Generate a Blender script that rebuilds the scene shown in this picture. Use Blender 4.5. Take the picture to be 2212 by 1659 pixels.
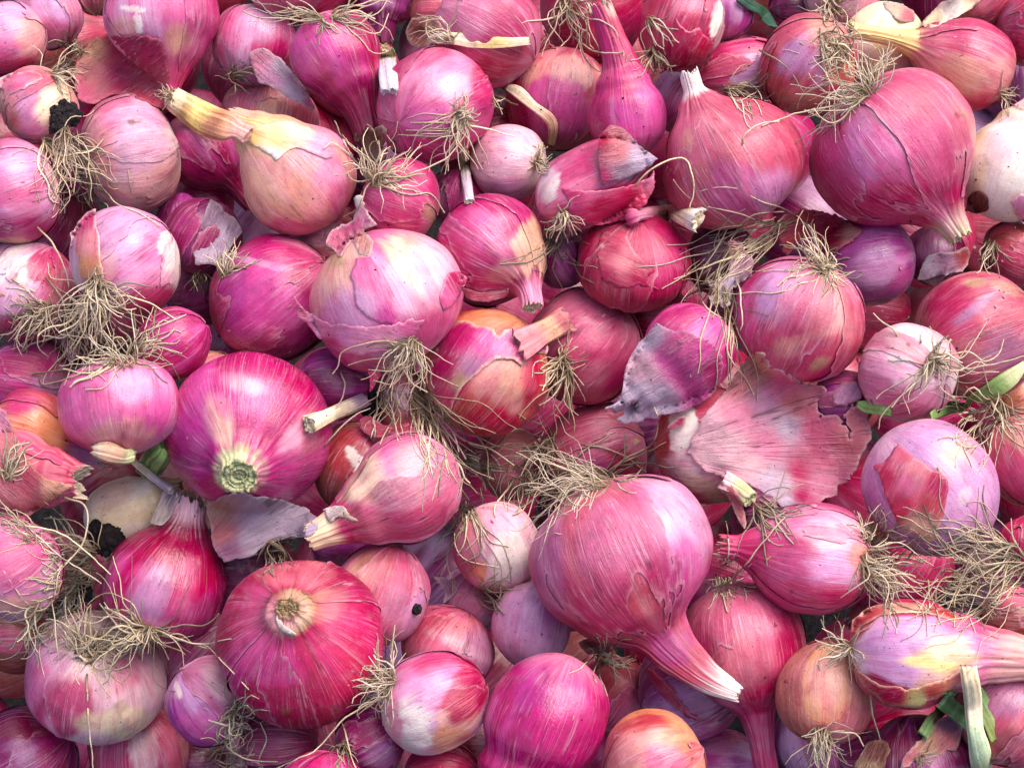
import bpy, math, random
import numpy as np
from mathutils import Vector, Matrix
from mathutils.bvhtree import BVHTree
from mathutils.geometry import delaunay_2d_cdt

# ------------------------------------------------------------------ camera, sky, sun, exposure
scn = bpy.context.scene
for o in list(bpy.data.objects):
    bpy.data.objects.remove(o)
W, H, F, D = 2212.0, 1659.0, 4000.0, 0.60        # photo frame units, focal length in those units, metres to the heap
TILT = math.radians(26)
ct, st = math.cos(TILT), math.sin(TILT)
CAM = np.array([0.0, -D * st, D * ct])
RIGHT, UP, BACK = np.array([1.0, 0, 0]), np.array([0, ct, st]), np.array([0, -st, ct])
cd = bpy.data.cameras.new('camera')
cam = bpy.data.objects.new('camera', cd)
scn.collection.objects.link(cam)
cam.location = CAM
cam.rotation_euler = (TILT, 0, 0)
cd.sensor_width = 36
cd.lens = 36 * F / W
cd.clip_start = 0.01
cd.clip_end = 50
scn.camera = cam

SUN_EL, SUN_AZ = 60, 48                          # azimuth clockwise from the top of the frame
world = bpy.data.worlds.new('World')
scn.world = world
world.use_nodes = True
nt = world.node_tree
bg = nt.nodes['Background']
sky = nt.nodes.new('ShaderNodeTexSky')
sky.sky_type = 'NISHITA'
sky.sun_disc = False
sky.sun_elevation = math.radians(SUN_EL)
sky.sun_rotation = math.radians(SUN_AZ)
sky.dust_density = 4.0
sky.ozone_density = 0.6
bg.inputs['Strength'].default_value = 0.15
nt.links.new(sky.outputs['Color'], bg.inputs['Color'])
sl = bpy.data.lights.new('sun', 'SUN')
sl.energy = 1.5
sl.angle = math.radians(58)
sl.color = (1.0, 0.955, 0.90)
so = bpy.data.objects.new('sun', sl)
scn.collection.objects.link(so)
az, el = math.radians(SUN_AZ), math.radians(SUN_EL)
sd = Vector((math.sin(az) * math.cos(el), math.cos(az) * math.cos(el), math.sin(el)))
so.rotation_euler = sd.to_track_quat('Z', 'Y').to_euler()
vs = scn.view_settings
vs.view_transform = 'Standard'
vs.look = 'None'
vs.exposure = 0.97
vs.gamma = 1.0

# ------------------------------------------------------------------ small maths
rng = np.random.default_rng(7)
random.seed(7)


def lin(c):
    c = np.asarray(c, float) / 255.0
    return np.where(c <= 0.04045, c / 12.92, ((c + 0.055) / 1.055) ** 2.4)


def sstep(a, b, x):
    t = np.clip((x - a) / (b - a), 0, 1)
    return t * t * (3 - 2 * t)


def _h(ix, iy, iz, seed):
    n = (ix.astype(np.int64) * 374761393 + iy.astype(np.int64) * 668265263 + iz.astype(np.int64) * 2147483647 + seed * 1274126177) & 0xFFFFFFFF
    n = ((n ^ (n >> 13)) * 1274126177) & 0xFFFFFFFF
    n = ((n ^ (n >> 16)) * 2246822519) & 0xFFFFFFFF
    return ((n ^ (n >> 15)) & 0xFFFFFF) / float(0xFFFFFF)


def vnoise(p, seed=0):
    """value noise in -1..1 at the points p (N,3)"""
    p = np.asarray(p, float)
    i = np.floor(p).astype(np.int64)
    f = p - i
    f = f * f * (3 - 2 * f)
    r = 0
    for dx in (0, 1):
        wx = f[:, 0] if dx else 1 - f[:, 0]
        for dy in (0, 1):
            wy = f[:, 1] if dy else 1 - f[:, 1]
            for dz in (0, 1):
                wz = f[:, 2] if dz else 1 - f[:, 2]
                r = r + wx * wy * wz * _h(i[:, 0] + dx, i[:, 1] + dy, i[:, 2] + dz, seed)
    return r * 2 - 1


def fbm(p, seed=0, octv=3):
    p = np.asarray(p, float)
    r, a, s = 0, 1.0, 0
    for k in range(octv):
        r = r + a * vnoise(p * 2 ** k, seed + 31 * k)
        s += a
        a *= 0.5
    return r / s * 1.5


def plane_depth(px, py):
    """camera depth of the heap's mean plane (world z = 0) under a point of the frame"""
    return D / (1 + (st / ct) * (np.asarray(py, float) - H / 2) / F)


def cpt(px, py, zc):
    """camera space point from frame position and depth"""
    px, py, zc = np.broadcast_arrays(np.asarray(px, float), np.asarray(py, float), np.asarray(zc, float))
    return np.stack([(px - W / 2) / F * zc, -(py - H / 2) / F * zc, -zc], -1)


def to_px(V):
    z = -V[:, 2]
    return V[:, 0] / z * F + W / 2, -V[:, 1] / z * F + H / 2, z


def to_world(V):
    return CAM + V[:, :1] * RIGHT + V[:, 1:2] * UP + V[:, 2:3] * BACK


# ------------------------------------------------------------------ mesh making
COL = scn.collection


def mesh_obj(name, V, faces, mat, origin=None, parent=None, attrs=None, smooth=True, flatshade=False):
    """V in camera space metres; faces is an (M,4) / (M,3) array or a list of such arrays"""
    if not isinstance(faces, (list, tuple)):
        faces = [faces]
    P = to_world(np.asarray(V, float))
    if origin is None:
        origin = np.array([0.0, 0, 0])
    P = P - origin
    me = bpy.data.meshes.new(name)
    me.vertices.add(len(P))
    me.vertices.foreach_set('co', P.astype(np.float32).ravel())
    tot = np.concatenate([np.full(len(f), f.shape[1], np.int32) for f in faces])
    idx = np.concatenate([np.asarray(f, np.int32).ravel() for f in faces])
    me.loops.add(len(idx))
    me.loops.foreach_set('vertex_index', idx)
    me.polygons.add(len(tot))
    me.polygons.foreach_set('loop_start', np.concatenate([[0], np.cumsum(tot)[:-1]]).astype(np.int32))
    me.polygons.foreach_set('loop_total', tot)
    me.polygons.foreach_set('use_smooth', np.full(len(tot), smooth, bool))
    for k, a in (attrs or {}).items():
        a = np.asarray(a, np.float32)
        if k == 'Col':
            at = me.attributes.new('Col', 'FLOAT_COLOR', 'POINT')
            a4 = np.ones((len(a), 4), np.float32)
            a4[:, :3] = a
            at.data.foreach_set('color', a4.ravel())
        elif a.ndim == 2:
            at = me.attributes.new(k, 'FLOAT_VECTOR', 'POINT')
            at.data.foreach_set('vector', a.ravel())
        else:
            at = me.attributes.new(k, 'FLOAT', 'POINT')
            at.data.foreach_set('value', a.ravel())
    me.update(calc_edges=True)
    me.validate()
    me.materials.append(mat)
    ob = bpy.data.objects.new(name, me)
    COL.objects.link(ob)
    if parent is not None:
        ob.parent = parent
    else:
        ob.location = origin
    return ob


def empty(name, loc):
    o = bpy.data.objects.new(name, None)
    o.empty_display_size = 0.01
    COL.objects.link(o)
    o.location = loc
    return o


def tag(o, label, cat, group=None, kind=None):
    o['label'] = label
    o['category'] = cat
    if group:
        o['group'] = group
    if kind:
        o['kind'] = kind
    return o


# ------------------------------------------------------------------ materials
class NB:
    def __init__(self, name):
        self.m = bpy.data.materials.new(name)
        self.m.use_nodes = True
        self.t = self.m.node_tree
        self.n = self.t.nodes
        self.b = self.n['Principled BSDF']
        self.out = self.n['Material Output']

    def link(self, a, b):
        self.t.links.new(a, b)

    def node(self, typ, **kw):
        x = self.n.new(typ)
        for k, v in kw.items():
            if k in ('operation', 'blend_type', 'data_type', 'attribute_name', 'noise_dimensions', 'feature', 'attribute_type', 'distance'):
                setattr(x, k, v)
        return x

    def attr(self, name):
        return self.node('ShaderNodeAttribute', attribute_name=name)

    def math(self, op, a, b=None, c=None, clamp=False):
        x = self.node('ShaderNodeMath', operation=op)
        x.use_clamp = clamp
        for i, v in enumerate((a, b, c)):
            if v is None:
                continue
            if isinstance(v, (int, float)):
                x.inputs[i].default_value = v
            else:
                self.link(v, x.inputs[i])
        return x.outputs[0]

    def ramp(self, v, a, b):
        x = self.n.new('ShaderNodeMapRange')
        x.interpolation_type = 'SMOOTHSTEP'
        self.link(v, x.inputs['Value'])
        x.inputs['From Min'].default_value = a
        x.inputs['From Max'].default_value = b
        return x.outputs['Result']

    def vmul(self, v, s):
        x = self.node('ShaderNodeVectorMath', operation='MULTIPLY')
        self.link(v, x.inputs[0])
        x.inputs[1].default_value = s
        return x.outputs[0]

    def noise(self, v, scale, detail=2.0, rough=0.5, dist=0.0):
        x = self.n.new('ShaderNodeTexNoise')
        self.link(v, x.inputs['Vector'])
        x.inputs['Scale'].default_value = scale
        x.inputs['Detail'].default_value = detail
        x.inputs['Roughness'].default_value = rough
        x.inputs['Distortion'].default_value = dist
        return x.outputs['Fac']

    def mix(self, fac, a, b, mode='MIX'):
        x = self.n.new('ShaderNodeMix')
        x.data_type = 'RGBA'
        x.blend_type = mode
        x.clamp_factor = True
        if isinstance(fac, (int, float)):
            x.inputs[0].default_value = fac
        else:
            self.link(fac, x.inputs[0])
        for i, v in ((6, a), (7, b)):
            if isinstance(v, tuple):
                x.inputs[i].default_value = (*v, 1) if len(v) == 3 else v
            else:
                self.link(v, x.inputs[i])
        return x.outputs[2]

    def scalecol(self, col, fac):
        x = self.node('ShaderNodeVectorMath', operation='SCALE')
        self.link(col, x.inputs[0])
        if isinstance(fac, (int, float)):
            x.inputs['Scale'].default_value = fac
        else:
            self.link(fac, x.inputs['Scale'])
        return x.outputs[0]

    def bump(self, h, strength, dist):
        x = self.n.new('ShaderNodeBump')
        self.link(h, x.inputs['Height'])
        x.inputs['Strength'].default_value = strength
        x.inputs['Distance'].default_value = dist
        self.link(x.outputs[0], self.b.inputs['Normal'])


def skin_material(name, rough, spec, streak=1.0, trans=0.0, sheen=0.0, veil=1.0, relief=0.22, stain=1.0):
    k = NB(name)
    col = k.attr('Col').outputs['Color']
    sv = k.attr('strk').outputs['Vector']
    rest = k.attr('rest').outputs['Vector']
    # broad meridian bands, fine meridian grain
    band = k.noise(k.vmul(sv, (2.6, 2.6, 0.35)), 1.0, 3, 0.55, 0.4)
    grain = k.noise(k.vmul(sv, (15, 15, 0.55)), 1.0, 3, 0.6, 0.15)
    fine = k.noise(k.vmul(sv, (42, 42, 1.6)), 1.0, 2, 0.6)
    mott = k.noise(rest, 2.3, 5, 0.62, 0.3)
    speck = k.noise(rest, 17.0, 3, 0.6)
    val = k.math('ADD', k.math('MULTIPLY_ADD', band, 0.4 * streak, 1 - 0.2 * streak), k.math('MULTIPLY_ADD', grain, 0.12 * streak, -0.06 * streak))
    val = k.math('ADD', val, k.math('MULTIPLY_ADD', fine, 0.08 * streak, -0.04 * streak))
    val = k.math('ADD', val, k.math('MULTIPLY_ADD', mott, 0.8, -0.40))
    val = k.math('ADD', val, k.math('MULTIPLY_ADD', speck, 0.30, -0.15))
    val = k.math('MAXIMUM', val, 0.15)
    c = k.scalecol(col, val)
    # deeper stains where the dye is thick, blotchy along the grain
    stn = k.noise(k.vmul(sv, (3.2, 3.2, 1.1)), 1.0, 5, 0.62, 0.5)
    cd_ = k.mix(1.0, c, (0.80, 0.44, 0.62), 'MULTIPLY')
    c = k.mix(k.math('MULTIPLY', k.ramp(stn, 0.44, 0.66), 0.60 * stain), c, cd_)
    # pale bloom in random patches, also painting in lavender highlights
    pale = k.mix(0.55, col, (0.76, 0.52, 0.66))
    bl = k.math('MULTIPLY', k.ramp(k.noise(rest, 1.05, 3, 0.55, 0.6), 0.52, 0.80), k.ramp(grain, 0.25, 0.75))
    c = k.mix(k.math('MULTIPLY', bl, 0.40 * veil), c, pale)
    # thin pale veins and thin dark veins along the meridians, broken up
    brk = k.ramp(k.noise(rest, 1.4, 2, 0.5), 0.40, 0.62)
    v1 = k.noise(k.vmul(sv, (5.2, 5.2, 0.16)), 1.0, 2, 0.5, 0.25)
    l1 = k.math('SUBTRACT', 1.0, k.ramp(k.math('ABSOLUTE', k.math('SUBTRACT', v1, 0.5)), 0.004, 0.019))
    c = k.mix(k.math('MULTIPLY', k.math('MULTIPLY', l1, brk), 0.36 * streak), c, k.mix(0.5, col, (0.85, 0.62, 0.66)))
    v2 = k.noise(k.vmul(sv, (3.6, 3.6, 0.22)), 1.0, 2, 0.5, 0.35)
    l2 = k.math('SUBTRACT', 1.0, k.ramp(k.math('ABSOLUTE', k.math('SUBTRACT', v2, 0.47)), 0.003, 0.013))
    brk2 = k.ramp(k.noise(rest, 1.9, 2, 0.5), 0.46, 0.60)
    c = k.mix(k.math('MULTIPLY', k.math('MULTIPLY', l2, brk2), 0.6 * streak), c, k.scalecol(col, 0.36))
    v3 = k.noise(k.vmul(sv, (11.0, 11.0, 0.20)), 1.0, 2, 0.5, 0.2)
    l3 = k.math('SUBTRACT', 1.0, k.ramp(k.math('ABSOLUTE', k.math('SUBTRACT', v3, 0.5)), 0.008, 0.034))
    brk3 = k.ramp(k.noise(rest, 2.2, 2, 0.5), 0.42, 0.60)
    c = k.mix(k.math('MULTIPLY', k.math('MULTIPLY', l3, brk3), 0.20 * streak), c, k.mix(0.6, col, (0.85, 0.62, 0.66)))
    # crackle of the drying skin
    vo = k.n.new('ShaderNodeTexVoronoi')
    vo.feature = 'DISTANCE_TO_EDGE'
    wv = k.node('ShaderNodeVectorMath', operation='ADD')
    k.link(k.vmul(sv, (3.4, 3.4, 1.3)), wv.inputs[0])
    wn = k.n.new('ShaderNodeTexNoise')
    k.link(rest, wn.inputs['Vector'])
    wn.inputs['Scale'].default_value = 4.0
    wn.inputs['Detail'].default_value = 3.0
    k.link(k.vmul(wn.outputs['Color'], (1.5, 1.5, 1.5)), wv.inputs[1])
    k.link(wv.outputs[0], vo.inputs['Vector'])
    vo.inputs['Scale'].default_value = 1.0
    crk = k.math('SUBTRACT', 1.0, k.ramp(vo.outputs['Distance'], 0.004, 0.022))
    crm = k.math('MULTIPLY', crk, k.ramp(k.noise(rest, 1.15, 3, 0.6), 0.50, 0.66))
    c = k.mix(k.math('MULTIPLY', crm, 0.22), c, k.scalecol(col, 0.40))
    # pale scuffs, short and along the grain
    sc = k.noise(k.vmul(sv, (26, 26, 7.0)), 1.0, 2, 0.6, 0.5)
    scm = k.math('MULTIPLY', k.ramp(sc, 0.66, 0.74), k.ramp(k.noise(rest, 1.3, 2), 0.48, 0.64))
    c = k.mix(k.math('MULTIPLY', scm, 0.28), c, (0.80, 0.62, 0.66))
    # specks of soil
    dt = k.ramp(k.noise(rest, 13.0, 1, 0.4), 0.735, 0.775)
    c = k.mix(k.math('MULTIPLY', dt, 0.75), c, (0.06, 0.03, 0.03))
    dirt = k.math('MULTIPLY', k.ramp(k.noise(rest, 0.8, 4, 0.65), 0.57, 0.76), k.ramp(k.noise(rest, 9.0, 3, 0.6), 0.5, 0.62))
    c = k.mix(k.math('MULTIPLY', dirt, 0.5), c, (0.22, 0.12, 0.06))
    k.link(c, k.b.inputs['Base Color'])
    r = k.math('ADD', k.math('MULTIPLY_ADD', mott, 0.34, rough - 0.17), k.math('MULTIPLY_ADD', grain, 0.22, -0.11))
    k.link(k.math('ADD', r, k.attr('rgh').outputs['Fac'], clamp=True), k.b.inputs['Roughness'])
    k.b.inputs['Specular IOR Level'].default_value = spec
    if sheen:
        k.b.inputs['Sheen Weight'].default_value = sheen
        k.b.inputs['Sheen Roughness'].default_value = 0.4
    h = k.math('ADD', k.math('MULTIPLY', grain, 0.6), k.math('ADD', k.math('MULTIPLY', mott, 1.1), k.math('MULTIPLY', fine, 0.3)))
    h = k.math('ADD', h, k.math('MULTIPLY_ADD', l1, 0.35, k.math('MULTIPLY', speck, 0.5)))
    h = k.math('ADD', h, k.math('MULTIPLY_ADD', l3, 0.25, k.math('MULTIPLY', crm, -0.2)))
    h = k.math('ADD', h, k.math('MULTIPLY', k.noise(k.vmul(sv, (7, 7, 3.0)), 1.0, 4, 0.65, 0.8), 0.9))
    k.bump(h, relief, 0.0012)
    hs = k.n.new('ShaderNodeHueSaturation')
    hs.inputs['Saturation'].default_value = 1.06
    k.link(c, hs.inputs['Color'])
    k.link(hs.outputs[0], k.b.inputs['Base Color'])
    if trans:
        tl = k.n.new('ShaderNodeBsdfTranslucent')
        k.link(c, tl.inputs['Color'])
        mx = k.n.new('ShaderNodeMixShader')
        mx.inputs[0].default_value = trans
        k.link(k.b.outputs[0], mx.inputs[1])
        k.link(tl.outputs[0], mx.inputs[2])
        k.link(mx.outputs[0], k.out.inputs['Surface'])
    return k.m


def fibre_material(name, rough=0.75, lines=1.0):
    k = NB(name)
    col = k.attr('Col').outputs['Color']
    sv = k.attr('strk').outputs['Vector']
    rest = k.attr('rest').outputs['Vector']
    g = k.noise(k.vmul(sv, (9, 9, 0.6)), 1.0, 3, 0.6)
    m = k.noise(rest, 7.0, 3, 0.6)
    val = k.math('ADD', k.math('MULTIPLY_ADD', g, 1.3 * lines, 1 - 0.65 * lines), k.math('MULTIPLY_ADD', m, 0.8, -0.4))
    val = k.math('MAXIMUM', val, 0.2)
    c = k.scalecol(col, val)
    dt = k.ramp(k.noise(rest, 22.0, 2, 0.5), 0.62, 0.72)
    c = k.mix(k.math('MULTIPLY', dt, 0.55), c, (0.07, 0.045, 0.03))
    k.link(c, k.b.inputs['Base Color'])
    k.b.inputs['Roughness'].default_value = rough
    k.b.inputs['Specular IOR Level'].default_value = 0.3
    k.bump(k.math('ADD', g, m), 0.5, 0.0006)
    return k.m


def soil_material(name, dark=1.0):
    k = NB(name)
    rest = k.attr('rest').outputs['Vector']
    n = k.noise(rest, 9.0, 6, 0.7)
    n2 = k.noise(rest, 30.0, 3, 0.6)
    c = k.mix(k.ramp(n, 0.3, 0.75), (0.012, 0.009, 0.011), (0.055, 0.042, 0.045))
    c = k.mix(k.ramp(n2, 0.66, 0.74), c, (0.14, 0.12, 0.12))
    c = k.scalecol(c, dark)
    k.link(c, k.b.inputs['Base Color'])
    k.b.inputs['Roughness'].default_value = 0.9
    k.b.inputs['Specular IOR Level'].default_value = 0.12
    k.bump(k.math('ADD', n, k.math('MULTIPLY', n2, 0.6)), 0.9, 0.002)
    return k.m


M_SKIN = skin_material('onion_skin', 0.31, 0.6, 1.0, sheen=0.0)
M_FLESH = skin_material('onion_flesh', 0.34, 0.45, 0.45, veil=0.3, stain=0.15)
M_PAPER = skin_material('dry_papery_skin', 0.46, 0.45, 1.5, trans=0.25, relief=0.6, stain=0.6)
M_OUTER = skin_material('outer_papery_skin', 0.40, 0.55, 1.2, relief=0.30)
M_FIBRE = fibre_material('dry_stalk_fibre')
M_ROOT = fibre_material('root_fibre', 0.85, 0.5)
M_LEAF = fibre_material('green_leaf_blade', 0.5, 0.7)
M_SOIL = soil_material('damp_soil')
M_GROUND = soil_material('deep_soil', 0.4)
# ------------------------------------------------------------------ colours (skin tones in sRGB)
C = dict(
    mag=(166, 34, 92), magd=(130, 20, 66), magl=(192, 78, 138), purp=(156, 58, 128), plum=(112, 24, 76),
    rose=(178, 54, 98), rosel=(208, 110, 138), crim=(160, 18, 66), crimd=(120, 12, 42), red=(182, 28, 70),
    pink=(202, 98, 140), pinkl=(216, 138, 166), lilac=(200, 142, 174), lav=(186, 134, 172), lavd=(160, 110, 142), pale=(224, 176, 186),
    white=(230, 214, 204), cream=(230, 206, 168), peach=(214, 152, 142), tan=(204, 154, 128), orange=(206, 134, 98), rust=(168, 60, 66),
    dust=(180, 76, 98), dustl=(204, 122, 128), brown=(128, 62, 54), yell=(226, 200, 130), green=(192, 192, 142), gren=(120, 150, 84),
    grey=(198, 176, 194), greyd=(148, 116, 138), straw=(222, 201, 172), strawd=(168, 138, 104), dark=(84, 20, 52))
LC = {k: lin(v) for k, v in C.items()}


def L(c):
    return LC[c] if isinstance(c, str) else lin(c)


# ------------------------------------------------------------------ depth map of what lies on top (frame cells)
CELL, MARG = 6.0, 300.0
DMW, DMH = int((W + 2 * MARG) / CELL), int((H + 2 * MARG) / CELL)
DM = np.full((DMH, DMW), 9.0)
OWN = np.full((DMH, DMW), -1, int)


def dm_add(V, own=None):
    px, py, z = to_px(V)
    ix = ((px + MARG) / CELL).astype(int)
    iy = ((py + MARG) / CELL).astype(int)
    ok = (ix >= 0) & (ix < DMW) & (iy >= 0) & (iy < DMH)
    ix, iy, z = ix[ok], iy[ok], z[ok]
    o = np.argsort(-z)
    ix, iy, z = ix[o], iy[o], z[o]
    loc = np.full((DMH, DMW), 9.0)
    np.minimum.at(loc, (iy, ix), z)
    for _ in range(2):                                   # close pin holes between vertices
        p = np.pad(loc, 1, constant_values=9.0)
        nb = np.stack([p[:-2, 1:-1], p[2:, 1:-1], p[1:-1, :-2], p[1:-1, 2:]])
        cnt = (nb < 8).sum(0)
        fill = np.where(nb < 8, nb, 0).sum(0) / np.maximum(cnt, 1)
        loc = np.where((loc > 8) & (cnt >= 3), fill, loc)
    w = loc < DM
    DM[w] = loc[w]
    if own is not None:
        OWN[w] = own


def dm_at(px, py, dmap=None):
    dmap = DM if dmap is None else dmap
    x = np.clip((np.asarray(px, float) + MARG) / CELL - 0.5, 0, DMW - 1.01)
    y = np.clip((np.asarray(py, float) + MARG) / CELL - 0.5, 0, DMH - 1.01)
    ix, iy = x.astype(int), y.astype(int)
    fx, fy = x - ix, y - iy
    return (dmap[iy, ix] * (1 - fx) * (1 - fy) + dmap[iy, ix + 1] * fx * (1 - fy) + dmap[iy + 1, ix] * (1 - fx) * fy + dmap[iy + 1, ix + 1] * fx * fy)


def box_blur(a, n):
    k = 2 * n + 1
    for ax in (0, 1):
        p = np.pad(a, [(n, n) if i == ax else (0, 0) for i in (0, 1)], mode='edge')
        c = np.cumsum(np.insert(p, 0, 0, axis=ax), axis=ax)
        a = (np.take(c, range(k, c.shape[ax]), axis=ax) - np.take(c, range(0, c.shape[ax] - k), axis=ax)) / k
    return a


# ------------------------------------------------------------------ one onion: where it is, and its lathe
ONIONS = []
PAL = {                                              # main, second, neck, root end
    'mag': ('mag', 'magl', 'magd', 'pinkl'), 'magp': ('magl', 'mag', 'mag', 'pale'), 'rose': ('rose', 'rosel', 'rose', 'pinkl'),
    'crim': ('crim', 'rose', 'crim', 'rosel'), 'pink': ('pink', 'lilac', 'rose', 'pale'), 'lil': ('lilac', 'pink', 'pink', 'white'),
    'pale': ('pale', 'pinkl', 'cream', 'white'), 'tan': ('tan', 'dustl', 'tan', 'peach'), 'org': ('orange', 'rust', 'red', 'peach'),
    'peach': ('peach', 'pinkl', 'tan', 'cream'), 'cream': ('cream', 'white', 'cream', 'white'), 'purp': ('purp', 'lav', 'plum', 'lilac'),
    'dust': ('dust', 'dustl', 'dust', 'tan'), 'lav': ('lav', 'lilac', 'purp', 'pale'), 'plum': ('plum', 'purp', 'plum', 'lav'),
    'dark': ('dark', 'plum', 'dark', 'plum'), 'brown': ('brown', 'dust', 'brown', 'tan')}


def O(key, x, y, ra, rb, th, ph, rank, pal, label, neck=None, patches=(), bend=0, psi=0, flat=1.0, pear=0.0, tip='cut', flesh=False, rough=0.0, tipcol=None, seed=None, lump=1.0, cat='onion', name='red_onion', deep=0.0, neckcols=None, taper=0.92):
    ONIONS.append(dict(key=key, x=x, y=y, ra=ra, rb=rb, th=math.radians(th), ph=math.radians(ph), rank=rank, pal=PAL[pal] if isinstance(pal, str) else pal, palname=pal,
                       label=label, neck=neck, patches=patches, bend=math.radians(bend), psi=math.radians(psi), flat=flat, pear=pear, tip=tip, flesh=flesh,
                       rough=rough, tipcol=tipcol, seed=seed if seed is not None else len(ONIONS) * 17 + 3, lump=lump, cat=cat, name=name, deep=deep, neckcols=neckcols, taper=taper))


def axes(o):
    th, ph = o['th'], o['ph']
    e3 = np.array([math.cos(ph) * math.cos(th), math.cos(ph) * math.sin(th), math.sin(ph)])
    e1 = np.array([-math.sin(th), math.cos(th), 0.0])
    e2 = np.cross(e3, e1)
    return e1, e2, e3


def axis_curve(o, z):
    """centre line and local frame of the onion at the heights z (px units)"""
    e1, e2, e3 = axes(o)
    z = np.asarray(z, float)
    ra, (nl, nw) = o['ra'], o['neck'] or (0, 0)
    zb, ze = 0.6 * ra, ra * 1.08 + nl
    b = math.cos(o['psi']) * e1 + math.sin(o['psi']) * e2
    if not o['neck'] or abs(o['bend']) < 1e-4:
        return z[:, None] * e3, np.repeat(e1[None], len(z), 0), np.repeat(e2[None], len(z), 0), np.repeat(e3[None], len(z), 0)
    k = o['bend'] / (ze - zb)
    t = np.clip(z - zb, 0, None)
    al = k * t
    along = np.where(z < zb, z, zb + np.sin(al) / k)
    side = np.where(z < zb, 0, (1 - np.cos(al)) / k)
    c = along[:, None] * e3 + side[:, None] * b
    tz = np.cos(al)[:, None] * e3 + np.sin(al)[:, None] * b
    tb = -np.sin(al)[:, None] * e3 + np.cos(al)[:, None] * b
    q = -math.sin(o['psi']) * e1 + math.cos(o['psi']) * e2
    f1 = math.cos(o['psi']) * tb - math.sin(o['psi']) * q
    f2 = math.sin(o['psi']) * tb + math.cos(o['psi']) * q
    return c, f1, f2, tz


def catmull(P, n):
    P = np.asarray(P, float)
    Q = np.vstack([2 * P[0] - P[1], P, 2 * P[-1] - P[-2]])
    out = []
    for i in range(1, len(Q) - 2):
        p0, p1, p2, p3 = Q[i - 1], Q[i], Q[i + 1], Q[i + 2]
        t = np.linspace(0, 1, n, endpoint=False)[:, None]
        out.append(0.5 * (2 * p1 + (p2 - p0) * t + (2 * p0 - 5 * p1 + 4 * p2 - p3) * t ** 2 + (3 * p1 - p0 - 3 * p2 + p3) * t ** 3))
    out.append(P[-1:])
    return np.vstack(out)


def profile(o, nv):
    a, b = o['ra'], o['rb']
    pr = o['pear']
    pts = [(-0.985 * a, 0.0), (-0.975 * a, 0.12 * b), (-0.93 * a, 0.33 * b), (-0.80 * a, 0.62 * b), (-0.58 * a, 0.85 * b), (-0.28 * a, 0.975 * b), (0, b), (0.28 * a, (0.965 - 0.03 * pr) * b)]
    if o['neck']:
        nl, w = o['neck']
        pts += [(0.56 * a, max(w * 1.15, (0.82 - 0.07 * pr) * b)), (0.78 * a, w + (b - w) * (0.53 - 0.02 * pr)), (0.95 * a, w + (b - w) * (0.25 + 0.06 * pr)),
                (1.10 * a, w + (b - w) * (0.10 + 0.08 * pr)), (1.10 * a + 0.35 * nl, w * (1 + 0.10 * pr)), (1.09 * a + 0.72 * nl, w * (0.5 + 0.5 * o['taper'])), (1.08 * a + nl + 4, w * o['taper'])]
    else:
        pts += [(0.56 * a, 0.83 * b), (0.78 * a, 0.60 * b), (0.92 * a, 0.36 * b), (0.975 * a, 0.16 * b), (0.99 * a, 0.0)]
    P = catmull(pts, 24)
    P[:, 1] = np.maximum(P[:, 1], 0)
    s = np.concatenate([[0], np.cumsum(np.hypot(*np.diff(P, axis=0).T))])
    t = np.linspace(0, s[-1], nv)
    return np.stack([np.interp(t, s, P[:, 0]), np.interp(t, s, P[:, 1])], 1), t - np.interp(0, P[:, 0], s)


def spheres(o):
    """rough spheres for the depth solver: (px, py, toward viewer, in-plane radii, axis angle, depth radius)"""
    e1, e2, e3 = axes(o)
    sp = abs(math.sin(o['ph']))
    inx = math.hypot(o['ra'] * math.cos(o['ph']), o['rb'] * sp)
    dz = math.hypot(o['rb'] * math.cos(o['ph']), o['ra'] * sp)
    r = [(o['x'], o['y'], 0.0, inx, o['rb'], o['th'], dz)]
    if o['neck']:
        zz = np.linspace(1.0 * o['ra'], 1.08 * o['ra'] + o['neck'][0], 5)
        c = axis_curve(o, zz)[0]
        for q in c:
            w = o['neck'][1]
            r.append((o['x'] + q[0], o['y'] - q[1], q[2], w, w, 0.0, w))
    return r


def solve_depths():
    """push what lies behind deeper until the bulbs only touch; px units, larger = farther"""
    order = sorted(range(len(ONIONS)), key=lambda i: -ONIONS[i]['rank'])
    done = []
    for i in order:
        o = ONIONS[i]
        base = plane_depth(o['x'], o['y'])
        sc = base / F
        z = base / sc * 1.0 + o['deep'] + (35 if 0 < o['rank'] <= 3 else 0) + (9 - o['rank']) * 8.0        # in local px
        si = spheres(o)
        for j in done:
            p = ONIONS[j]
            if abs(p['x'] - o['x']) > 520 or abs(p['y'] - o['y']) > 520:
                continue
            for (ax, ay, at, a1, a2, ath, ad) in p['sph']:
                for (bx, by, bt, b1, b2, bth, bd) in si:
                    dx, dy = bx - ax, -(by - ay)
                    d = math.hypot(dx, dy)
                    if d > max(a1, a2) + max(b1, b2):
                        continue
                    ang = math.atan2(dy, dx)
                    ra_ = 1 / math.hypot(math.cos(ang - ath) / a1, math.sin(ang - ath) / a2)
                    rb_ = 1 / math.hypot(math.cos(ang - bth) / b1, math.sin(ang - bth) / b2)
                    q = d / (ra_ + rb_)
                    if q >= 1:
                        continue
                    sep = (ad + bd) * math.sqrt(1 - q * q) * 0.84
                    zj = p['z'] / sc                                   # its camera depth in this onion's px
                    z = max(z, zj - at + bt + sep)
        o['z'] = z * sc
        o['s'] = o['z'] / F
        o['sph'] = si
        done.append(i)


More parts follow.
